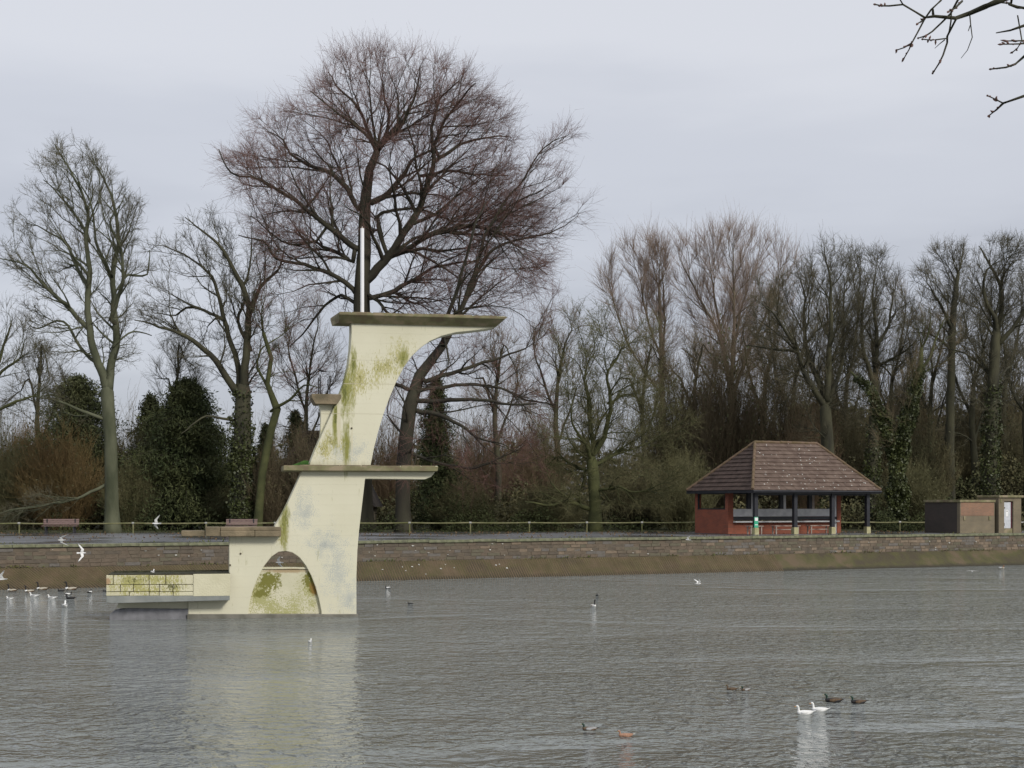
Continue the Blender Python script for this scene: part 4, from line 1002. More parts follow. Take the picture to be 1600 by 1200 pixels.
tree('oak_tree', 'spreading crooked oak with green mossy twigs standing by the rail left of the shelter', 95,
     [(930, 830, 0, .42), (930, 790, 0, .38), (928, 745, 0, .38), (925, 720, 0, .36)],
     [Z3([(960, 920), (870, 890), (780, 905), (700, 890)], -2, .16, .04), Z3([(970, 740), (1060, 700), (1130, 670), (1230, 640)], 2, .15, .04), Z3([(970, 720), (940, 650), (890, 570), (870, 480)], -3, .15, .025),
      Z3([(975, 720), (975, 620), (965, 500), (950, 400), (960, 300)], 2, .2, .05), Z3([(975, 700), (1030, 600), (1045, 480), (1030, 380), (1080, 280)], -2, .2, .05), Z3([(985, 850), (1060, 830), (1150, 850), (1250, 820)], -3, .11, .025),
      Z3([(960, 760), (900, 740), (840, 700), (790, 730)], 3, .12, .04), Z3([(1040, 480), (1110, 440), (1180, 450)], 2, .09, .03)],
     [(840, 500), (870, 470), (930, 455), (990, 470), (1030, 500), (1045, 560), (1080, 620), (1100, 700), (1090, 770), (1030, 800), (960, 790), (880, 810), (840, 780), (830, 700), (850, 620), (835, 560)],
     3600, 'bark_olive', 'twig_olive', 17, extra=[([(980, 620), (1060, 630), (1095, 700), (1085, 790), (1000, 790)], 1300)], step=.45, kill=.72, infl=3.6, twn=1.4, twl=.9, twr=.009, up=.05, spread=.8, depth=.7, jit=.35, gnarl=.2, dens=1.5)
tree('poplar_tree', 'thin pale poplar with narrow crown standing far behind the oak', 140,
     [(1036, 820, 0, .32), (1035, 640, 0, .26), (1033, 540, 0, .2), (1030, 450, 0, .12)], [[(1033, 560, 0, .12), (1012, 500, 0, .1), (1000, 440, 0, .06)], [(1034, 590, 0, .12), (1040, 500, 1, .1), (1036, 420, 1, .05)], [(1035, 620, 0, .12), (985, 540, 1, .1), (960, 470, 1, .05)]],
     [(950, 410), (985, 380), (1020, 374), (1042, 400), (1046, 480), (1060, 540), (1040, 610), (990, 590), (955, 520), (940, 450)],
     2000, 'bark_pale', 'twig_pale', 18, step=.7, kill=1.1, twn=1.9, twl=2.2, twr=.012, up=.7, spread=.3, depth=.7, trop=.15)
tree('willow_tree', 'pale fan shaped bare tree rising behind the left end of the shelter roof', 138,
     [(1148, 820, 0, .5), (1145, 680, 0, .42), (1142, 600, 0, .36)],
     [[(1143, 620, 0, .2), (1125, 530, 0, .15), (1090, 460, 0, .09), (1065, 410, 0, .04)], [(1142, 600, 0, .2), (1128, 500, 2, .13), (1115, 420, 2, .06)], [(1142, 600, 0, .2), (1142, 500, -2, .13), (1140, 400, -2, .05)],
      [(1143, 610, 0, .2), (1155, 520, 2, .14), (1175, 440, 3, .06)], [(1144, 620, 0, .2), (1170, 540, -2, .14), (1210, 460, -2, .06)], [(1143, 650, 0, .14), (1100, 570, 2, .1), (1070, 540, 2, .05)]],
     [(1055, 440), (1062, 390), (1100, 364), (1150, 360), (1200, 372), (1240, 395), (1250, 440), (1220, 520), (1190, 600), (1110, 600), (1075, 530)],
     3200, 'bark_pale', 'twig_pale', 19, step=.7, kill=1.1, infl=6, twn=1.9, twl=2.2, twr=.012, up=.6, spread=.3, depth=.6, trop=.12)
def Z4(pts, ds, r0, r1):
    n = len(pts); return [(1000 + p[0] / 2.4, 340 + p[1] / 2.4, ds * (i / max(n - 1, 1)), r0 + (r1 - r0) * i / max(n - 1, 1)) for i, p in enumerate(pts)]
tree('forked_tree', 'dark spreading bare tree rising above the middle of the shelter roof', 108,
     [(1296, 828, 0, .55), (1294, 720, 0, .50), (1290, 640, 0, .42)],
     [Z4([(690, 700), (620, 610), (570, 500), (500, 400), (430, 340)], -3, .25, .03), Z4([(700, 680), (640, 520), (630, 400), (640, 280), (620, 180)], 3, .22, .03), Z4([(700, 690), (705, 550), (710, 400), (705, 250), (680, 120)], -1, .28, .03),
      Z4([(705, 700), (760, 560), (780, 420), (790, 300), (800, 190)], 3, .2, .03), Z4([(580, 500), (480, 480), (420, 460)], 3, .12, .04), Z4([(630, 540), (580, 590), (540, 600)], 3, .1, .03)],
     [(1172, 470), (1190, 420), (1240, 400), (1270, 372), (1320, 376), (1345, 400), (1350, 470), (1345, 560), (1340, 700), (1230, 690), (1190, 600)],
     3000, 'bark_dark', 'twig_dark', 20, step=.55, kill=.95, dens=1.3, twn=1.7, twl=1.1, twr=.011, up=.3, spread=.6, depth=.6, ivy=700, ivy_n=2500)
tree('round_topped_tree', 'dark bare tree with rounded crown above the right end of the shelter roof', 110,
     [(1362, 828, 0, .45), (1364, 700, 0, .4), (1368, 600, 0, .33)],
     [Z4([(880, 620), (890, 500), (890, 380), (880, 280), (900, 180)], 1, .22, .03), Z4([(880, 640), (830, 500), (815, 400), (820, 300)], -2, .2, .04), Z4([(890, 480), (940, 400), (960, 330), (975, 250)], 2, .14, .04), Z4([(880, 560), (960, 520), (1010, 470)], -2, .12, .04)],
     [(1335, 420), (1350, 400), (1380, 395), (1405, 415), (1408, 450), (1445, 500), (1440, 600), (1420, 720), (1340, 720), (1320, 600), (1325, 500)],
     2800, 'bark_dark', 'twig_dark', 21, step=.55, kill=.9, dens=1.3, twn=1.8, twl=1.1, twr=.011, up=.3, spread=.6, depth=.7, ivy=640, ivy_n=3000)
tree('ivy_column_tree', 'leaning forked trunk smothered in bright green ivy to the right of the shelter', 98,
     [(1404, 830, 0, .42), (1403, 760, 0, .40), (1402, 720, 0, .36), (1412, 680, 0, .32), (1425, 630, 0, .26), (1438, 575, 0, .2), (1440, 545, 0, .12)],
     [[(1400, 712, 0, .22), (1375, 650, 0, .2), (1360, 610, 0, .15), (1335, 580, 1, .08)], [(1436, 590, 0, .1), (1465, 540, 1, .07), (1480, 500, 1, .04)]],
     [(1400, 520), (1450, 480), (1500, 500), (1510, 640), (1480, 760), (1380, 760), (1360, 620)], 1500, 'bark_olive', 'twig_brown', 22, step=.5, kill=.8, twn=1.6, twl=1.0, depth=.6, ivy=545, ivy_n=12000)
tree('slender_tree', 'tall slender dark tree with small flat topped crown left of the far right pair', 112,
     [(1486, 828, 0, .42), (1484, 700, 0, .36), (1487, 560, 0, .28), (1490, 480, 0, .22), (1497, 430, 0, .14)],
     [Z4([(1175, 350), (1200, 260), (1170, 180)], 1, .12, .04), Z4([(1170, 420), (1110, 330), (1050, 260)], -2, .14, .04), Z4([(1175, 500), (1100, 430), (1040, 420)], 2, .11, .03), Z4([(1180, 480), (1240, 420), (1240, 330)], 2, .11, .03)],
     [(1428, 430), (1465, 385), (1500, 382), (1522, 400), (1530, 460), (1535, 560), (1530, 720), (1440, 720), (1420, 600), (1415, 520)],
     2600, 'bark_dark', 'twig_dark', 23, step=.55, kill=.9, dens=1.3, infl=4, twn=1.5, twl=.9, twr=.011, up=.3, spread=.7, depth=.7)
tree('gnarled_tree', 'tall dark gnarled tree with open crown above the brick hut at the right edge', 106,
     [(1545, 829, 0, .5), (1548, 700, 0, .45), (1552, 600, 0, .4), (1556, 520, 0, .34)],
     [Z4([(1335, 480), (1330, 380), (1280, 300), (1290, 200), (1340, 170)], -1, .2, .03), Z4([(1335, 440), (1365, 330), (1360, 230), (1320, 130), (1300, 90)], 2, .2, .03), Z4([(1340, 480), (1400, 400), (1440, 300), (1440, 200)], -2, .2, .03),
      Z4([(1325, 600), (1260, 520), (1200, 480)], 2, .12, .04), Z4([(1330, 620), (1400, 560), (1450, 540)], 3, .12, .04)],
     [(1510, 420), (1540, 378), (1580, 372), (1640, 385), (1660, 460), (1640, 600), (1620, 740), (1520, 740), (1500, 600), (1495, 500)],
     3000, 'bark_dark', 'twig_dark', 24, step=.55, kill=.9, dens=1.3, infl=4, twn=1.5, twl=.9, twr=.011, up=.3, spread=.7, depth=.7, ivy=560, ivy_n=3500)
WOOD = [(1520, 118, .36, 455, 62, 'twig_dark', 'straight dark trunk between the slender tree and the gnarled tree above the hut'),
        (1604, 114, .40, 420, 60, 'twig_dark', 'straight dark trunk at the right edge just behind the kiosk'),
        (1455, 121, .32, 450, 58, 'twig_dark', 'dark leafless tree standing just left of the slender tree'),
        (1240, 122, .36, 420, 66, 'twig_brown', 'bare tree half lost behind the ridge of the shelter roof'),
        (1392, 124, .34, 440, 52, 'twig_brown', 'bare tree between the round topped tree and the ivy smothered trunk'),
        (1322, 126, .36, 395, 50, 'twig_dark', 'bare tree between the forked tree and the round topped tree'),
        (1195, 128, .34, 455, 56, 'twig_brown', 'brown bare tree just right of the pale fan shaped tree'),
        (1085, 126, .30, 510, 55, 'twig_brown', 'brown bare tree between the thin pale poplar and the fan shaped tree'),
        (1570, 124, .34, 430, 60, 'twig_dark', 'bare tree rising behind the gnarled tree above the hut'),
        (775, 112, .28, 520, 60, 'twig_red', 'thin bare reddish tree in the thicket between the tower and the oak'),
        (870, 118, .30, 480, 62, 'twig_red', 'bare reddish tree just left of the mossy oak'),
        (1005, 118, .26, 520, 55, 'twig_brown', 'slim bare tree in the thicket between the oak and the shelter'),
        (275, 120, .26, 520, 45, 'twig_dark', 'slim bare tree standing behind the tip of the dark conifer'),
        (480, 118, .26, 470, 60, 'twig_red', 'reddish bare tree behind the tower landing'),
        (60, 118, .28, 540, 60, 'twig_dark', 'slim bare tree behind the park bench at the left')]
for i, (px, Y, rpx, top, hw, tw_, lab) in enumerate(WOOD):
    tree('woodland_tree', lab, Y, [(px, 826, 0, rpx), (px + 4, 740, 0, rpx * .85), (px - 2, 660, 0, rpx * .65), (px + 2, 590, 0, rpx * .4)],
         [[(px - 1, 650, 0, rpx * .4), (px - hw * .35, 590, 1, rpx * .3), (px - hw * .55, top + 70, 1, .05)], [(px + 2, 600, 0, rpx * .35), (px + hw * .2, 540, -1, rpx * .25), (px + hw * .35, top + 40, -1, .05)], [(px + 3, 690, 0, rpx * .35), (px + hw * .5, 610, 1, .06)]],
         [(px - hw * .8, top + 80), (px - hw * .4, top + 12), (px, top), (px + hw * .45, top + 10), (px + hw * .85, top + 80), (px + hw, 640), (px + hw * .7, 730), (px - hw * .7, 730), (px - hw, 640)], 1500, 'bark_dark', tw_, 31 + i, step=.62, kill=1.05, infl=5, twn=1.4, twl=1.25, up=.35, depth=.6, twr=.0105, spread=.5, dens=1.15, nsub=2)

# conifers
def conifer(name, label, base, apex_py, halfw, Y, m, seed, nb=260, leaf=.42, rough=.25, bark='bark_dark', tip=1.0):
    nb = int(nb * 1.3); halfw *= 1.35
    rr = random.Random(seed); rng = np.random.default_rng(seed)
    b = W(base, 829, Y); top = W(base, apex_py, Y).z; H = top - GZ; hw = halfw * Y / F
    root = empty(name, (b.x, Y, GZ), 0, label, 'tree')
    MB().tube([(b.x, Y, GZ - .2), (b.x + .1, Y, GZ + H * .5), (b.x, Y, top)], [.4, .22, .03], 8).build('trunk', M_[bark], root, world=True, smooth=True)
    A, B, ra, rb_ = [], [], [], []; P = []
    for i in range(nb):
        t = (i + rr.random()) / nb; z = GZ + .6 + (H - .8) * t; az = i * 2.399 + rr.gauss(0, .3)
        prof = ((1 - t) ** .62 * (.82 + .18 * sin(t * 23 + az))) if tip else sqrt(max(0, 1 - (t * 1.0) ** 2.6))
        L = hw * (prof + .05) * rr.uniform(1 - rough * 1.6, 1 + rough)
        d = Vector((cos(az), sin(az), 0)); p = Vector((b.x, Y, z)); n = 5
        for k in range(n):
            q = p + d * (L / n) + Vector((0, 0, (.22 - .16 * k) * L / n))
            A.append(tuple(p)); B.append(tuple(q)); ra.append(.05 * (1 - k / n)); rb_.append(.05 * (1 - (k + 1) / n))
            for _ in range(int(8 + 6 * L / n * 3)):
                tt = rr.random(); w = .12 + .38 * L / n * (k + 1) / n
                P.append((p.x + (q.x - p.x) * tt + rr.gauss(0, w), p.y + (q.y - p.y) * tt + rr.gauss(0, w), p.z + (q.z - p.z) * tt + rr.gauss(-.08, .16)))
            p = q
    segs_obj('branches', [(np.array(A), np.array(B), np.array(ra), np.array(rb_), 4)], M_[bark], root)['kind'] = 'stuff'
    leaf_obj('needles', P, leaf * .62, M_[m], root, rng, .25, .35)['kind'] = 'stuff'
    stats.append((name, nb, len(P) * 2))
conifer('conifer_tree', 'broad very dark conifer with pointed top left of the ivy covered trunk', 291, 590, 96, 104, 'needle', 41, nb=700, leaf=.5)
conifer('conifer_tree', 'olive green rounded conifer behind the pale mossy trunk at the left', 122, 585, 52, 110, 'needle2', 42, nb=360, leaf=.5, tip=0)
conifer('conifer_tree', 'lighter green feathery conifer just left of the dark pointed one', 235, 615, 46, 112, 'needle2', 43, nb=260, leaf=.55)
conifer('conifer_tree', 'dark narrow conifer tucked behind the leaning beech trunk right of the tower', 682, 588, 38, 101, 'needle', 44, nb=330, leaf=.42)
conifer('conifer_tree', 'small dark conifer above the tiled roof just left of the tower landing', 462, 640, 34, 122, 'needle', 45, nb=200, leaf=.5)
conifer('conifer_tree', 'distant dark conifer between the ivy covered trunk and the crooked tree', 415, 660, 26, 126, 'needle', 46, nb=160, leaf=.5)

# twiggy shrubs: many stems fanning up from one stool; one pattern per kind, copied with its parts
PROTO = {}
def brush_proto(m, seed, nst=150, tw=4, leaves=0):
    rng = np.random.default_rng(seed); H, hw = 7.0, 3.0
    az = rng.uniform(0, 2 * pi, nst); rad_ = np.sqrt(rng.random(nst))
    p = np.stack([np.cos(az) * rad_ * hw * .35, np.sin(az) * rad_ * hw * .25, np.full(nst, -.05)], 1)
    end = np.stack([np.cos(az) * rad_ * hw, np.sin(az) * rad_ * hw * .8, H * np.sqrt(np.maximum(.08, 1 - (rad_ * .9) ** 2)) * rng.uniform(.6, 1.05, nst)], 1)
    n = 6; A, B, RA, RB = [], [], [], []; TP_, TD = [], []
    q0 = p
    for k in range(n):
        t = (k + 1) / n; tgt = p + (end - p) * np.array([t ** 1.25, t ** 1.25, t])[None] + rng.normal(0, .10, (nst, 3)) * H * .12
        A.append(q0); B.append(tgt); RA.append(np.full(nst, .024 * (1 - k / (n + .5)))); RB.append(np.full(nst, .024 * (1 - (k + 1) / (n + .5))))
        d = unit(tgt - q0)
        for _ in range(tw if k > 0 else 1):
            TP_.append(q0 + (tgt - q0) * rng.random((nst, 1))); TD.append(unit(d + rng.normal(0, .5, (nst, 3))))
        q0 = tgt
    TP_ = np.concatenate(TP_); TD = np.concatenate(TD)
    a_, b_, c_, d_ = twigs(TP_, TD, 1.15 * rng.uniform(.5, 1.2, len(TP_)), .012, rng, nseg=2, nsub=2, up=.3, spread=.5)
    st = segs_obj('stems', [(np.concatenate(A), np.concatenate(B), np.concatenate(RA), np.concatenate(RB), 3)], M_[m], None)
    tw_ = segs_obj('twigs', [(a_, b_, c_, d_, 3)], M_[m], None)
    k = rng.integers(0, len(b_), leaves); lf = leaf_obj('leaves', b_[k] + rng.normal(0, .15, (leaves, 3)), .17, M_['undergrowth'], None, rng, .6)
    stats.append((m, nst, len(a_) * 6)); objs = (st, tw_, lf)
    for o in objs: o['kind'] = 'stuff'; C.objects.unlink(o)
    return objs
def brush(name, label, px, top, halfw, Y, m, seed, nst=150, leaves=0):
    if m not in PROTO: PROTO[m] = brush_proto(m, seed, nst, 4, leaves)
    b = W(px, 829, Y); H = W(px, top, Y).z - GZ; hw = halfw * 1.15 * Y / F
    root = empty(name, (b.x, Y, GZ), seed * 1.3, label, 'shrub'); root.scale = (hw / 3.0, hw / 3.0, H / 7.0)
    for o in PROTO[m]: c = o.copy(); C.objects.link(c); c.parent = root
SHR = [('orange_shrub', 'orange brown twiggy shrub behind the park bench at the far left', 60, 650, 60, 116, 'twig_orange', 200),
       ('orange_shrub', 'rust coloured twiggy shrub just left of the pale mossy trunk', 128, 640, 46, 113, 'twig_orange', 200),
       ('twiggy_shrub', 'grey brown twiggy shrub at the far left edge behind the rail', 5, 640, 50, 118, 'twig_thicket', 150),
       ('twiggy_shrub', 'olive twiggy shrub between the pale mossy trunk and the dark conifer', 212, 660, 45, 108, 'twig_thicket', 170),
       ('twiggy_shrub', 'dark twiggy shrub left of the tiled building and under the ivy covered trunk', 350, 700, 46, 112, 'twig_thicket', 150),
       ('orange_shrub', 'large orange brown thicket bush filling the gap behind the park bench', 95, 665, 70, 103, 'twig_orange', 200),
       ('twiggy_shrub', 'brown brush in front of the tiled building left of the tower stair', 425, 690, 45, 98, 'twig_brown', 200),
       ('twiggy_shrub', 'brown brush hiding the roof of the tiled building beside the tower', 478, 660, 40, 97.5, 'twig_brown', 200),
       ('green_shrub', 'olive green twiggy bush at the left foot of the dark conifer', 205, 720, 42, 101, 'twig_olive', 200),
       ('green_shrub', 'olive green twiggy bush between the dark conifer and the ivy covered trunk', 345, 760, 40, 102, 'twig_olive', 200),
       ('green_shrub', 'olive green twiggy bush at the far left edge behind the rail', 20, 690, 55, 104, 'twig_olive', 200),
       ('green_shrub', 'olive green twiggy bush just left of the shelter wall', 1065, 700, 60, 101, 'twig_olive', 200),
       ('green_shrub', 'low olive bush behind the rail right of the leaning beech trunk', 720, 750, 60, 100, 'twig_olive', 200),
       ('green_shrub', 'low olive bush behind the rail left of the oak trunk', 860, 755, 55, 100, 'twig_olive', 200),
       ('green_shrub', 'olive green twiggy bush seen between the shelter and the brick hut', 1425, 720, 55, 104, 'twig_olive', 200),
       ('twiggy_shrub', 'tall brown brush rising above the right half of the shelter roof', 1290, 560, 60, 126, 'twig_brown', 200),
       ('twiggy_shrub', 'tall brown brush between the round topped tree and the slender tree', 1420, 550, 66, 128, 'twig_brown', 200),
       ('twiggy_shrub', 'tall brown brush behind the far right trunks', 1560, 540, 80, 128, 'twig_brown', 200),
       ('red_shrub', 'reddish brown bush behind the rail to the right of the dark narrow conifer', 745, 655, 55, 114, 'twig_red', 190),
       ('red_shrub', 'reddish brown bush left of the mossy oak trunk', 830, 650, 58, 117, 'twig_red', 190),
       ('red_shrub', 'dull red bush seen between the tower and the leaning beech trunk', 610, 660, 40, 116, 'twig_red', 120),
       ('twiggy_shrub', 'low olive twiggy bush right of the mossy oak trunk', 990, 690, 60, 106, 'twig_thicket', 180),
       ('twiggy_shrub', 'tall brown twiggy bush between the oak and the shelter', 1060, 560, 62, 124, 'twig_brown', 210),
       ('twiggy_shrub', 'tall brown twiggy bush directly behind the left end of the shelter roof', 1130, 520, 66, 120, 'twig_brown', 220),
       ('twiggy_shrub', 'tall brown twiggy bush behind the middle of the shelter roof', 1210, 560, 66, 121, 'twig_brown', 220),
       ('red_shrub', 'warm brown bush behind the right half of the shelter roof', 1268, 640, 50, 112, 'twig_red', 170),
       ('twiggy_shrub', 'dark thicket bush between the shelter and the ivy smothered trunk', 1340, 640, 50, 118, 'twig_thicket', 190),
       ('twiggy_shrub', 'dark thicket bush just right of the ivy smothered trunk', 1440, 640, 50, 112, 'twig_thicket', 200),
       ('twiggy_shrub', 'dark thicket bush behind the brick hut', 1510, 630, 55, 122, 'twig_thicket', 200),
       ('twiggy_shrub', 'dark thicket bush at the right edge behind the kiosk', 1590, 640, 55, 120, 'twig_thicket', 200)]
for i, (nm, lab, px, top, hw, Y, m, n) in enumerate(SHR):
    brush(nm, lab, px, top, hw, Y, m, 60 + i, nst=n, leaves=1800 if m in ('twig_thicket', 'twig_brown', 'twig_olive') else 500)
# ivy and evergreen undergrowth, nobody could count it
def mass(name, label, spec, m, seed, size, asp=.6):
    rng = np.random.default_rng(seed); Ps = []
    for (px0, px1, top, Y, dY, n) in spec:
        k = rng.random(n); px = px0 + (px1 - px0) * k; t = rng.random(n) ** .8
        crest = top + 16 * np.sin(px * .05 + seed) + 10 * np.sin(px * .13) + rng.normal(0, 6, n)
        Yv = Y + rng.uniform(-dY, dY, n) ; zt = HC + (HY - crest) / F * Y; z = GZ + (zt - GZ) * t
        z = z + rng.normal(0, .12, n)
        Ps.append(np.stack([(px - 800) / F * Yv, Yv, z], 1))
    o = leaf_obj(name, np.concatenate(Ps), size, M_[m], None, rng, asp)
    tag(o, label, kind='stuff'); return o
mass('undergrowth', 'dark leafy undergrowth filling the space below the trees', [(-120, 1720, 795, 107, 3, 26000), (440, 1100, 770, 114, 3, 14000), (1280, 1720, 730, 118, 4, 26000)], 'undergrowth', 90, .26)
mass('distant_wood', 'dim distant woodland seen between the trunks', [(-160, 1800, 715, 170, 10, 32000), (1230, 1800, 640, 160, 8, 20000)], 'undergrowth', 91, .8, .5)
def twigmass(name, label, spec, m, seed):
    rng = np.random.default_rng(seed); A = []; Dv = []; Ls = []
    for (px0, px1, top, Y, dY, n) in spec:
        px = rng.uniform(px0, px1, n); Yv = Y + rng.uniform(-dY, dY, n); crest = top + 26 * np.sin(px * .031 + seed) + 14 * np.sin(px * .083)
        zt = HC + (HY - crest) / F * Y; z = GZ + (zt - GZ - 1.5) * rng.random(n)
        A.append(np.stack([(px - 800) / F * Yv, Yv, z], 1)); Dv.append(np.stack([rng.normal(0, .4, n), rng.normal(0, .3, n), np.ones(n)], 1)); Ls.append(rng.uniform(1.5, 3.2, n))
    a_, b_, c_, d_ = twigs(np.concatenate(A), np.concatenate(Dv), np.concatenate(Ls), .016, rng, nseg=3, nsub=4, up=.2, spread=.5)
    o = segs_obj(name, [(a_, b_, c_, d_, 3)], M_[m], None); tag(o, label, kind='stuff'); stats.append((name, 0, len(a_) * 6))
twigmass('thicket', 'fine bare brushwood filling the gaps between the trees', [(-120, 1050, 700, 122, 6, 2200), (1020, 1720, 600, 126, 6, 2600)], 'twig_thicket', 92)
twigmass('brushwood', 'pale brown bare brushwood in the distance', [(-120, 1720, 660, 150, 8, 3000), (560, 1300, 600, 150, 8, 2000)], 'twig_brown', 93)
mass('verge_plants', 'low ivy and grass tufts along the foot of the rail', [(-60, 1090, 826, 93.5, .6, 7000), (1370, 1500, 806, 95.5, .8, 3500), (690, 860, 800, 97, 1, 2500)], 'verge', 94, .14)

# foreground branch hanging in from a tree off to the right
NY = 7.5
ft = empty('overhanging_tree', (5.6, NY + .6, 1.9), 0, 'near bare tree whose budding twigs hang into the top right corner', 'tree')
MB().tube([(5.6, NY + .6, 1.6), (5.55, NY + .5, 3.5), (5.7, NY + .5, 6), (5.9, NY + .6, 9.5)], [.3, .24, .2, .12], 14).build('trunk', M_['bark_dark'], ft, world=True, smooth=True)
def Z8(pts): return [(1340 + x / 6, y / 6) for x, y in pts]
near = [([(5.6, 6.4), (1620, -20)], .03, None)]
nb_ = MB(); bud = MB()
rrn = random.Random(5)
def nline(pts, r0, r1, buds=True, dz=0):
    q = []
    for i, (x, y) in enumerate(pts):
        q.append(W(x, y, NY + dz + .12 * sin(i * 1.7 + pts[0][0])))
    rads = [r0 + (r1 - r0) * i / (len(q) - 1) for i in range(len(q))]
    nb_.tube(q, rads, 6)
    if buds:
        for i in range(max(0, len(q) - 3), len(q) - 1):
            for _ in range(3):
                t = rrn.random(); p = q[i] + (q[i + 1] - q[i]) * t; d = (q[i + 1] - q[i]).normalized() * .016 + Vector((rrn.gauss(0, .008), rrn.gauss(0, .008), rrn.gauss(0, .008)))
                bud.tube([p, p + d * .5, p + d], [.0035, .0055, .001], 5)
        d = (q[-1] - q[-2]).normalized() * .02; bud.tube([q[-1] - d * .3, q[-1] + d * .4, q[-1] + d], [.004, .006, .001], 5)
nline([(1760, -120), (1660, -40)] + Z8([(1340, 0), (1200, 60), (1050, 125), (920, 170), (720, 152), (630, 165)]), .022, .005, False)
nline(Z8([(630, 165), (540, 110), (425, 42), (300, 55), (230, 55), (165, 42)]), .0055, .0035)
nline(Z8([(425, 42), (400, 0), (390, -60)]), .004, .003, False)
nline(Z8([(830, -80), (780, 5), (690, 90), (630, 175), (570, 290), (510, 400), (440, 445), (365, 470)]), .0055, .003)
nline(Z8([(510, 390), (485, 460), (430, 555)]), .004, .003)
nline(Z8([(990, -70), (940, 0), (870, 130), (790, 210), (700, 295), (640, 335), (570, 357)]), .006, .0035)
nline(Z8([(880, 90), (875, 200), (860, 290), (840, 350)]), .004, .004, False)
nline(Z8([(925, 175), (840, 340), (840, 400), (800, 520), (760, 600), (705, 685)]), .006, .0035)
nline(Z8([(835, 360), (740, 372), (680, 375), (610, 368)]), .004, .003)
nline(Z8([(815, 375), (770, 410), (725, 452)]), .003, .0015, False)
nline(Z8([(1050, 125), (1060, 230), (1075, 350), (1030, 470), (970, 545)]), .0035, .0015, False)
nline(Z8([(1055, 240), (1038, 290)]), .003, .002, False)
nline(Z8([(640, 165), (600, 200), (560, 222)]), .004, .003)
nline(Z8([(980, 10), (920, 70), (850, 110)]), .006, .004)
nline(Z8([(705, 85), (708, 135)]), .005, .007, False)
nline(Z8([(1450, -60), (1440, 30), (1330, 25)]), .008, .003); nline(Z8([(1420, 40), (1500, 68), (1600, 78), (1900, 60)]), .006, .012, False)
nline([(1760, -60)] + Z8([(1900, 170), (1560, 240), (1430, 285), (1300, 308)]), .012, .003, False)
nline(Z8([(1500, 145), (1520, 260), (1540, 380), (1500, 450), (1450, 492)]), .0035, .003); nline(Z8([(1700, 360), (1540, 382), (1400, 384)]), .005, .003); nline(Z8([(1700, 400), (1500, 412), (1350, 415)]), .005, .003)
nline(Z8([(1900, 300), (1680, 420), (1560, 530), (1480, 600), (1390, 632), (1250, 648)]), .009, .0035)
nline([(1760, 60)] + Z8([(1800, 820), (1560, 900), (1365, 968), (1300, 1030), (1230, 1085)]), .010, .0035); nline(Z8([(1365, 968), (1290, 930), (1220, 898)]), .004, .003)
nline([(1900, -160), (1760, -120)], .05, .025, False); nline([(1960, 0), (1760, 20), (1690, 60)], .03, .012, False); nline([(1960, 40), (1800, 90), (1700, 140)], .03, .012, False)
nline([(2480, 320), (2200, 40), (1960, 0), (1900, -160)], .09, .045, False, .3); nline([(2200, 40), (1960, 40)], .05, .03, False, .1)
nb_.build('branches', M_['bark_dark'], ft, world=True, smooth=True); bud.build('buds', M_['twig_beech'], ft, world=True)

# ------------------------------------------------------------------ birds
M_['b_white'] = mat('feather_white', (.85, .85, .83), (.78, .78, .77), 12, .7)
M_['b_grey'] = mat('feather_grey', (.28, .285, .29), (.40, .405, .41), 12, .7)
M_['b_dark'] = mat('feather_black', (.012, .012, .014), (.03, .028, .028), 12, .6)
M_['b_brown'] = mat('feather_brown', (.075, .05, .032), (.16, .11, .07), 40, .8)
M_['b_ginger'] = mat('feather_ginger', (.30, .15, .09), (.45, .28, .2), 30, .8)
M_['b_green'] = mat('feather_bottle_green', (.008, .03, .022), (.015, .05, .03), 12, .35, spec=.6)
M_['b_bill'] = mat('bill_orange', (.55, .25, .05), (.45, .2, .04), 10, .5)
M_['b_billy'] = mat('bill_dull', (.25, .22, .08), (.2, .18, .07), 10, .5)
M_['b_pale'] = mat('feather_pale_buff', (.42, .38, .30), (.52, .48, .4), 20, .8)

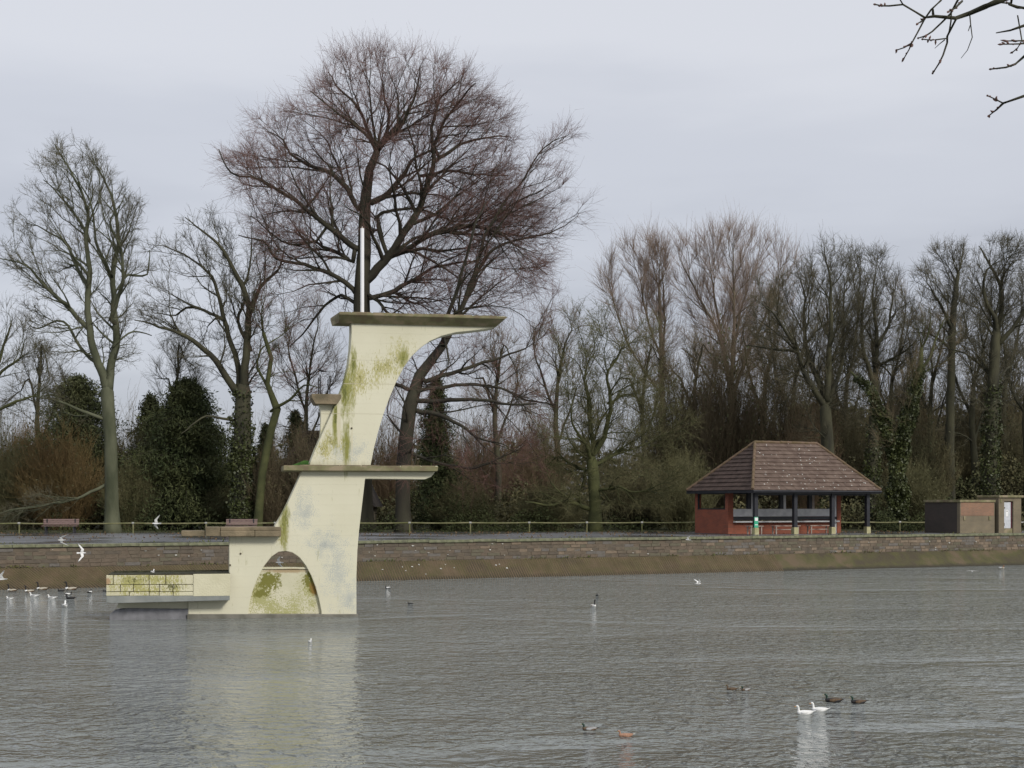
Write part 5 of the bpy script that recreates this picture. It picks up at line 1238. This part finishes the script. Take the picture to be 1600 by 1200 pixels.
def loft(rows, n=12):   # rows: (x, z, half width, half height)
    m = MB(); vs = []
    for x, z, a, b in rows:
        for k in range(n): t = 2 * pi * k / n; vs.append((x, cos(t) * a, z + sin(t) * b))
    fs = []
    for i in range(len(rows) - 1):
        for k in range(n): k2 = (k + 1) % n; fs.append((i * n + k, (i + 1) * n + k, (i + 1) * n + k2, i * n + k2))
    fs.append(tuple(range(n))); fs.append(tuple((len(rows) - 1) * n + k for k in range(n - 1, -1, -1)))
    return m.add(vs, fs)
def sub2(o):
    m = o.modifiers.new('smooth', 'SUBSURF'); m.levels = 1; m.render_levels = 1
def duck(body, head, flank, tail, bill, label, cat='duck', neck=1.0, group=None, wing=None, breast=None, name='swimming_duck'):
    r = empty(name, (0, 0, 0), 0, label, cat, group)
    b = loft([(-.26, .105, .012, .010), (-.22, .085, .045, .028), (-.15, .06, .085, .06), (-.05, .045, .108, .078), (.06, .045, .105, .08), (.14, .055, .078, .07), (.19, .075, .045, .045), (.205, .085, .015, .015)])
    o = b.build('body', M_[body], r, smooth=True); sub2(o)
    for s in (-1, 1):
        w = loft([(-.21, .10, .010, .012), (-.12, .085, .022, .035), (0, .075, .026, .048), (.09, .075, .016, .036), (.12, .08, .004, .01)], 8)
        w.v = [(x, y + s * (.094 if x > -.1 else .055), z) for x, y, z in w.v]; w.build('wing', M_[wing or flank], r, smooth=True)
    hz = .10 + .085 * neck; hm = MB()
    pts = [(.135, 0, .075), (.165, 0, .11), (.165, 0, .11 + (hz - .10) * .6), (.175, 0, hz + .02), (.205, 0, hz + .035), (.24, 0, hz + .022)]
    hm.tube(pts, [.052, .036, .028, .034, .037, .016], 10); sub2(hm.build('head', M_[head], r, smooth=True))
    if breast: br_ = loft([(.10, .06, .084, .066), (.16, .07, .068, .058), (.20, .08, .04, .04), (.212, .09, .012, .012)], 10); br_.build('breast', M_[breast], r, smooth=True)
    MB().tube([(.225, 0, hz + .022), (.262, 0, hz + .012), (.285, 0, hz + .010)], [(.017, .013), (.017, .008), (.010, .004)], 8).build('bill', M_[bill], r, smooth=True)
    t = loft([(-.31, .115, .02, .006), (-.27, .105, .032, .010), (-.2, .085, .04, .022)], 8); t.build('tail', M_[tail], r, smooth=True)
    return r
def place(o, px, py, L, rz, Z0=0.0):
    """L: apparent size scale"""
    Y = F * (HC - Z0) / (py - HY); o.location = ((px - 800) / F * Y, Y, Z0 - .012); o.rotation_euler = (0, 0, rz); o.scale = (L, L, L); return o
def copy_tree(o, label):
    c = o.copy(); C.objects.link(c); c['label'] = label
    for ch in list(o.children): d = ch.copy(); C.objects.link(d); d.parent = c
    return c
LEFT = pi
mal = ('b_brown', 'b_green', 'b_pale', 'b_dark', 'b_billy')
place(duck('b_white', 'b_white', 'b_white', 'b_white', 'b_bill', 'white duck in front of the pair, nearest the bottom', neck=1.35, group='white ducks'), 1257, 1116, .62, LEFT + .1)
place(copy_tree([o for o in C.objects if o.get('label') == 'white duck in front of the pair, nearest the bottom'][0], 'white duck swimming just behind and right of the other white one'), 1280, 1111, .60, LEFT - .15)
d = duck(*mal, 'mallard drake swimming alone on the left of the ginger duck', wing='b_grey', breast='b_brown', group='mallard drakes'); place(d, 921, 1141, .52, LEFT + .05)
place(copy_tree(d, 'mallard drake swimming just right of the brown duck'), 1165, 1079, .45, LEFT + .5)
dk = duck('b_dark', 'b_green', 'b_brown', 'b_dark', 'b_billy', 'dark drake leading the pair above the white ducks', wing='b_brown', breast='b_dark', group='dark drakes'); place(dk, 1302, 1097, .68, LEFT - .1)
place(copy_tree(dk, 'dark drake following at the right of the pair above the white ducks'), 1341, 1099, .62, LEFT + .1)
place(duck('b_ginger', 'b_ginger', 'b_ginger', 'b_pale', 'b_billy', 'ginger brown duck swimming right of the lone drake near the bottom', neck=.8), 977, 1151, .50, LEFT + .15)
place(duck('b_brown', 'b_brown', 'b_brown', 'b_brown', 'b_billy', 'brown female duck swimming left of a drake in mid lake', neck=1.1), 1143, 1078, .46, LEFT)
# distant birds by the left wall
def gull_float(label, rz, px, py, L, head='b_white', neck=.9):
    return place(duck('b_white', head, 'b_grey', 'b_white', 'b_bill', label, 'gull', neck, 'gulls floating near the far wall', name='floating_gull'), px, py, L, rz)
gull_float('white gull floating lowest on the water near the left edge', R(100), 101, 948, .95)
gull_float('white gull floating second from the left edge near the wall', LEFT, 15, 936, .55)
gull_float('white gull floating below the leftmost goose', LEFT, 53, 932, .75)
gull_float('white gull floating left of the small black coot', LEFT, 81, 935, .7)
gull_float('white gull floating alone in front of the diving tower', R(80), 484.5, 1003, .42)
gs = duck('b_brown', 'b_dark', 'b_pale', 'b_dark', 'b_dark', 'goose with raised dark neck close under the left wall', 'goose', 2.2, 'geese under the left wall', wing='b_pale', breast='b_white', name='swimming_goose'); place(gs, 66, 922, 1.05, LEFT)
place(copy_tree(gs, 'goose facing left furthest right under the left wall'), 111, 922, 1.1, LEFT + .1)
place(copy_tree(gs, 'goose closest to the left edge of the picture'), 19, 924, .9, LEFT - .1)
place(copy_tree(gs, 'goose between the leftmost goose and the tall necked one'), 46, 925, .85, R(200))
place(duck('b_dark', 'b_dark', 'b_dark', 'b_dark', 'b_white', 'small black coot swimming near the left wall', 'coot', .7, name='swimming_coot'), 110, 936, .8, LEFT)
cds = [o for o in C.objects if o.get('label') == 'small black coot swimming near the left wall'][0]
for px, py, lab, s_ in ((95, 924, 'black coot close to the wall between two geese', .6), (641, 944, 'lone dark coot right of the diving tower', .45), (933, 931, 'dark coot beyond the black necked bird in mid lake', .5), (164, 924, 'dark coot hard against the left end of the low platform', .45)):
    o = copy_tree(cds, lab); place(o, px, py, s_, LEFT if px < 900 else R(90))
tf = duck('b_dark', 'b_dark', 'b_white', 'b_dark', 'b_billy', 'small black and white duck just right of the tower near the wall', 'duck', .7, wing='b_white', name='tufted_duck'); place(tf, 606, 919, .55, LEFT)
place(copy_tree(tf, 'small black and white duck at the right of the flock near the left wall'), 140, 926, .7, R(80))
place(copy_tree(tf, 'small black and white duck swimming behind the black coot'), 107, 929, .6, R(20))
place(duck('b_white', 'b_dark', 'b_white', 'b_brown', 'b_dark', 'white breasted goose with black neck facing us in mid lake', 'goose', 2.4, breast='b_white', wing='b_pale', name='swimming_goose'), 927, 948, .75, R(-70))
place(duck('b_pale', 'b_ginger', 'b_white', 'b_brown', 'b_billy', 'pale duck with rusty head near the right edge under the wall', 'duck', .9, wing='b_white'), 1565, 889, 1.0, R(-75))

def gull(label, p, size, rz, tilt, wl_, wr_, sweep=.15, pitch=0):
    """flying gull at p; wl_/wr_: wing raise angles (deg)"""
    r = empty('flying_gull', (0, 0, 0), 0, label, 'gull', 'gulls in flight')
    b = loft([(-.21, .0, .03, .006), (-.14, .0, .028, .02), (-.05, 0, .045, .042), (.05, 0, .046, .045), (.12, .008, .032, .034), (.16, .016, .030, .032), (.19, .014, .018, .018), (.205, .010, .006, .006)], 10)
    sub2(b.build('body', M_['b_white'], r, smooth=True))
    MB().tube([(.195, 0, .012), (.24, 0, .002)], [.009, .003], 6).build('bill', M_['b_bill'], r)
    for s, a in ((1, wl_), (-1, wr_)):
        a1, a2 = R(a), R(a - 12 if a > 0 else a + 6)
        stations = []; y = 0; z = .02; x = .03; y0 = .03
        for k in range(7):
            t = k / 6; ang = a1 if k < 3 else a2
            if k: y += cos(ang) * .078; z += sin(ang) * .078; x += (.02 if k < 3 else -sweep * .22)
            ch = (.075, .078, .07, .06, .048, .034, .012)[k]; th = (.014, .011, .009, .006, .005, .004, .002)[k]
            stations.append((x, s * (y0 + y), z, ch, th))
        m = MB(); vs = []; n = 8
        for (cx, cy, cz, ch, th) in stations:
            for k in range(n): q = 2 * pi * k / n; vs.append((cx - ch * .5 + cos(q) * ch, cy, cz + sin(q) * th))
        fs = [(i * n + k, (i + 1) * n + k, (i + 1) * n + (k + 1) % n, i * n + (k + 1) % n) for i in range(6) for k in range(n)] + [tuple(range(n)), tuple(6 * n + k for k in range(n))]
        m.add(vs, fs, 0)
        for fi in range(4 * n, 6 * n): pass
        m.mi = [1 if (6 * n > i >= 5 * n) else 0 for i in range(len(fs))]
        m.build('wing', [M_['b_white'], M_['b_grey']], r, smooth=True)
    t = MB(); t.prism([(-.15, .008), (-.26, .006), (-.26, -.002), (-.15, -.008)], -.04, .04); t.build('tail', M_['b_white'], r)
    r.location = p; r.rotation_euler = (tilt, pitch, rz); r.scale = (size,) * 3
    return r
gull('gull gliding over the promenade near the left bench with wings half folded', W(96, 844, 56), .62, R(190), R(35), 20, -25, .6)
gull('gull banking in front of the left wall with wings vertical', W(128, 864, 55), .72, R(15), R(80), 12, 12, .3)
gull('gull with one wing raised flying in front of the dark conifer', W(244, 818, 52), .68, R(200), R(45), 25, 10, .25)
gull('gull flying across the arch of the diving tower', W(436, 879, 52), .62, R(170), R(50), 8, 8, .3)
gull('gull cut by the left edge flying low over the ribbed stone', W(2, 905, 52), .8, R(200), R(20), 40, 35, .2)
gull('gull with both wings raised in a V over the lake', W(1091, 912, 60), .62, R(20), R(-5), 52, 48, .25)
gull('gull skimming the water near the right edge with flat wings', W(1519, 892.5, 70), .62, R(75), 0, 6, 6, .2)
gull('gull landing on the wall top to the left of the shelter', W(1075, 843.5, 75), .62, R(160), R(30), 35, 20, .5)
# bird standing on the guard rail of the landing, small gull on the low platform
gx, gz = TP(503, 583.5, .35); wp_ = TB + td * gx + tn * .35
crow = empty('perched_crow', (wp_.x, wp_.y, gz), 0, 'small black bird perched on the thin rails above the tower landing', 'bird')
cb = loft([(-.16, -.02, .012, .006), (-.09, .0, .026, .02), (0, .015, .045, .042), (.06, .03, .038, .038), (.10, .045, .026, .026), (.125, .05, .012, .012), (.155, .045, .003, .003)], 8); cb.build('body', M_['b_dark'], crow, smooth=True)
MB().tube([(.01, 0, -.02), (.01, 0, -.08)], .006, 5).build('leg', M_['b_dark'], crow)
crow.location.z = gz + .07; crow.rotation_euler = (0, 0, R(195))
x, z = TP(238.5, 891, .4); q = TB + td * x + tn * .4
g = duck('b_white', 'b_white', 'b_grey', 'b_white', 'b_bill', 'small white gull sitting on the weedy low platform of the tower', 'gull', .9, name='sitting_gull'); g.location = (q.x, q.y, za + .012); g.scale = (.5, .5, .5); g.rotation_euler = (0, 0, R(80))
# a line of foam by the wall foot
fm = MB()
for i in range(70):
    px = 1270 + 78 * rnd.random(); py = 886.5 - (px - 1270) * .02 + rnd.gauss(0, .5); Y = F * HC / (py - HY); x = (px - 800) / F * Y; a, b = rnd.uniform(.03, .16), rnd.uniform(.02, .08)
    n = 6; fm.add([(x + cos(2 * pi * k / n) * a, Y + sin(2 * pi * k / n) * b, -.01) for k in range(n)] + [(x, Y, rnd.uniform(.02, .04))], [(k, (k + 1) % n, n) for k in range(n)])
tag(fm.build('floating_foam', M_['whitesplash']), 'thin line of pale foam floating at the wall foot below the shelter', kind='stuff')
print('TREES', stats, sum(s[-1] for s in stats))
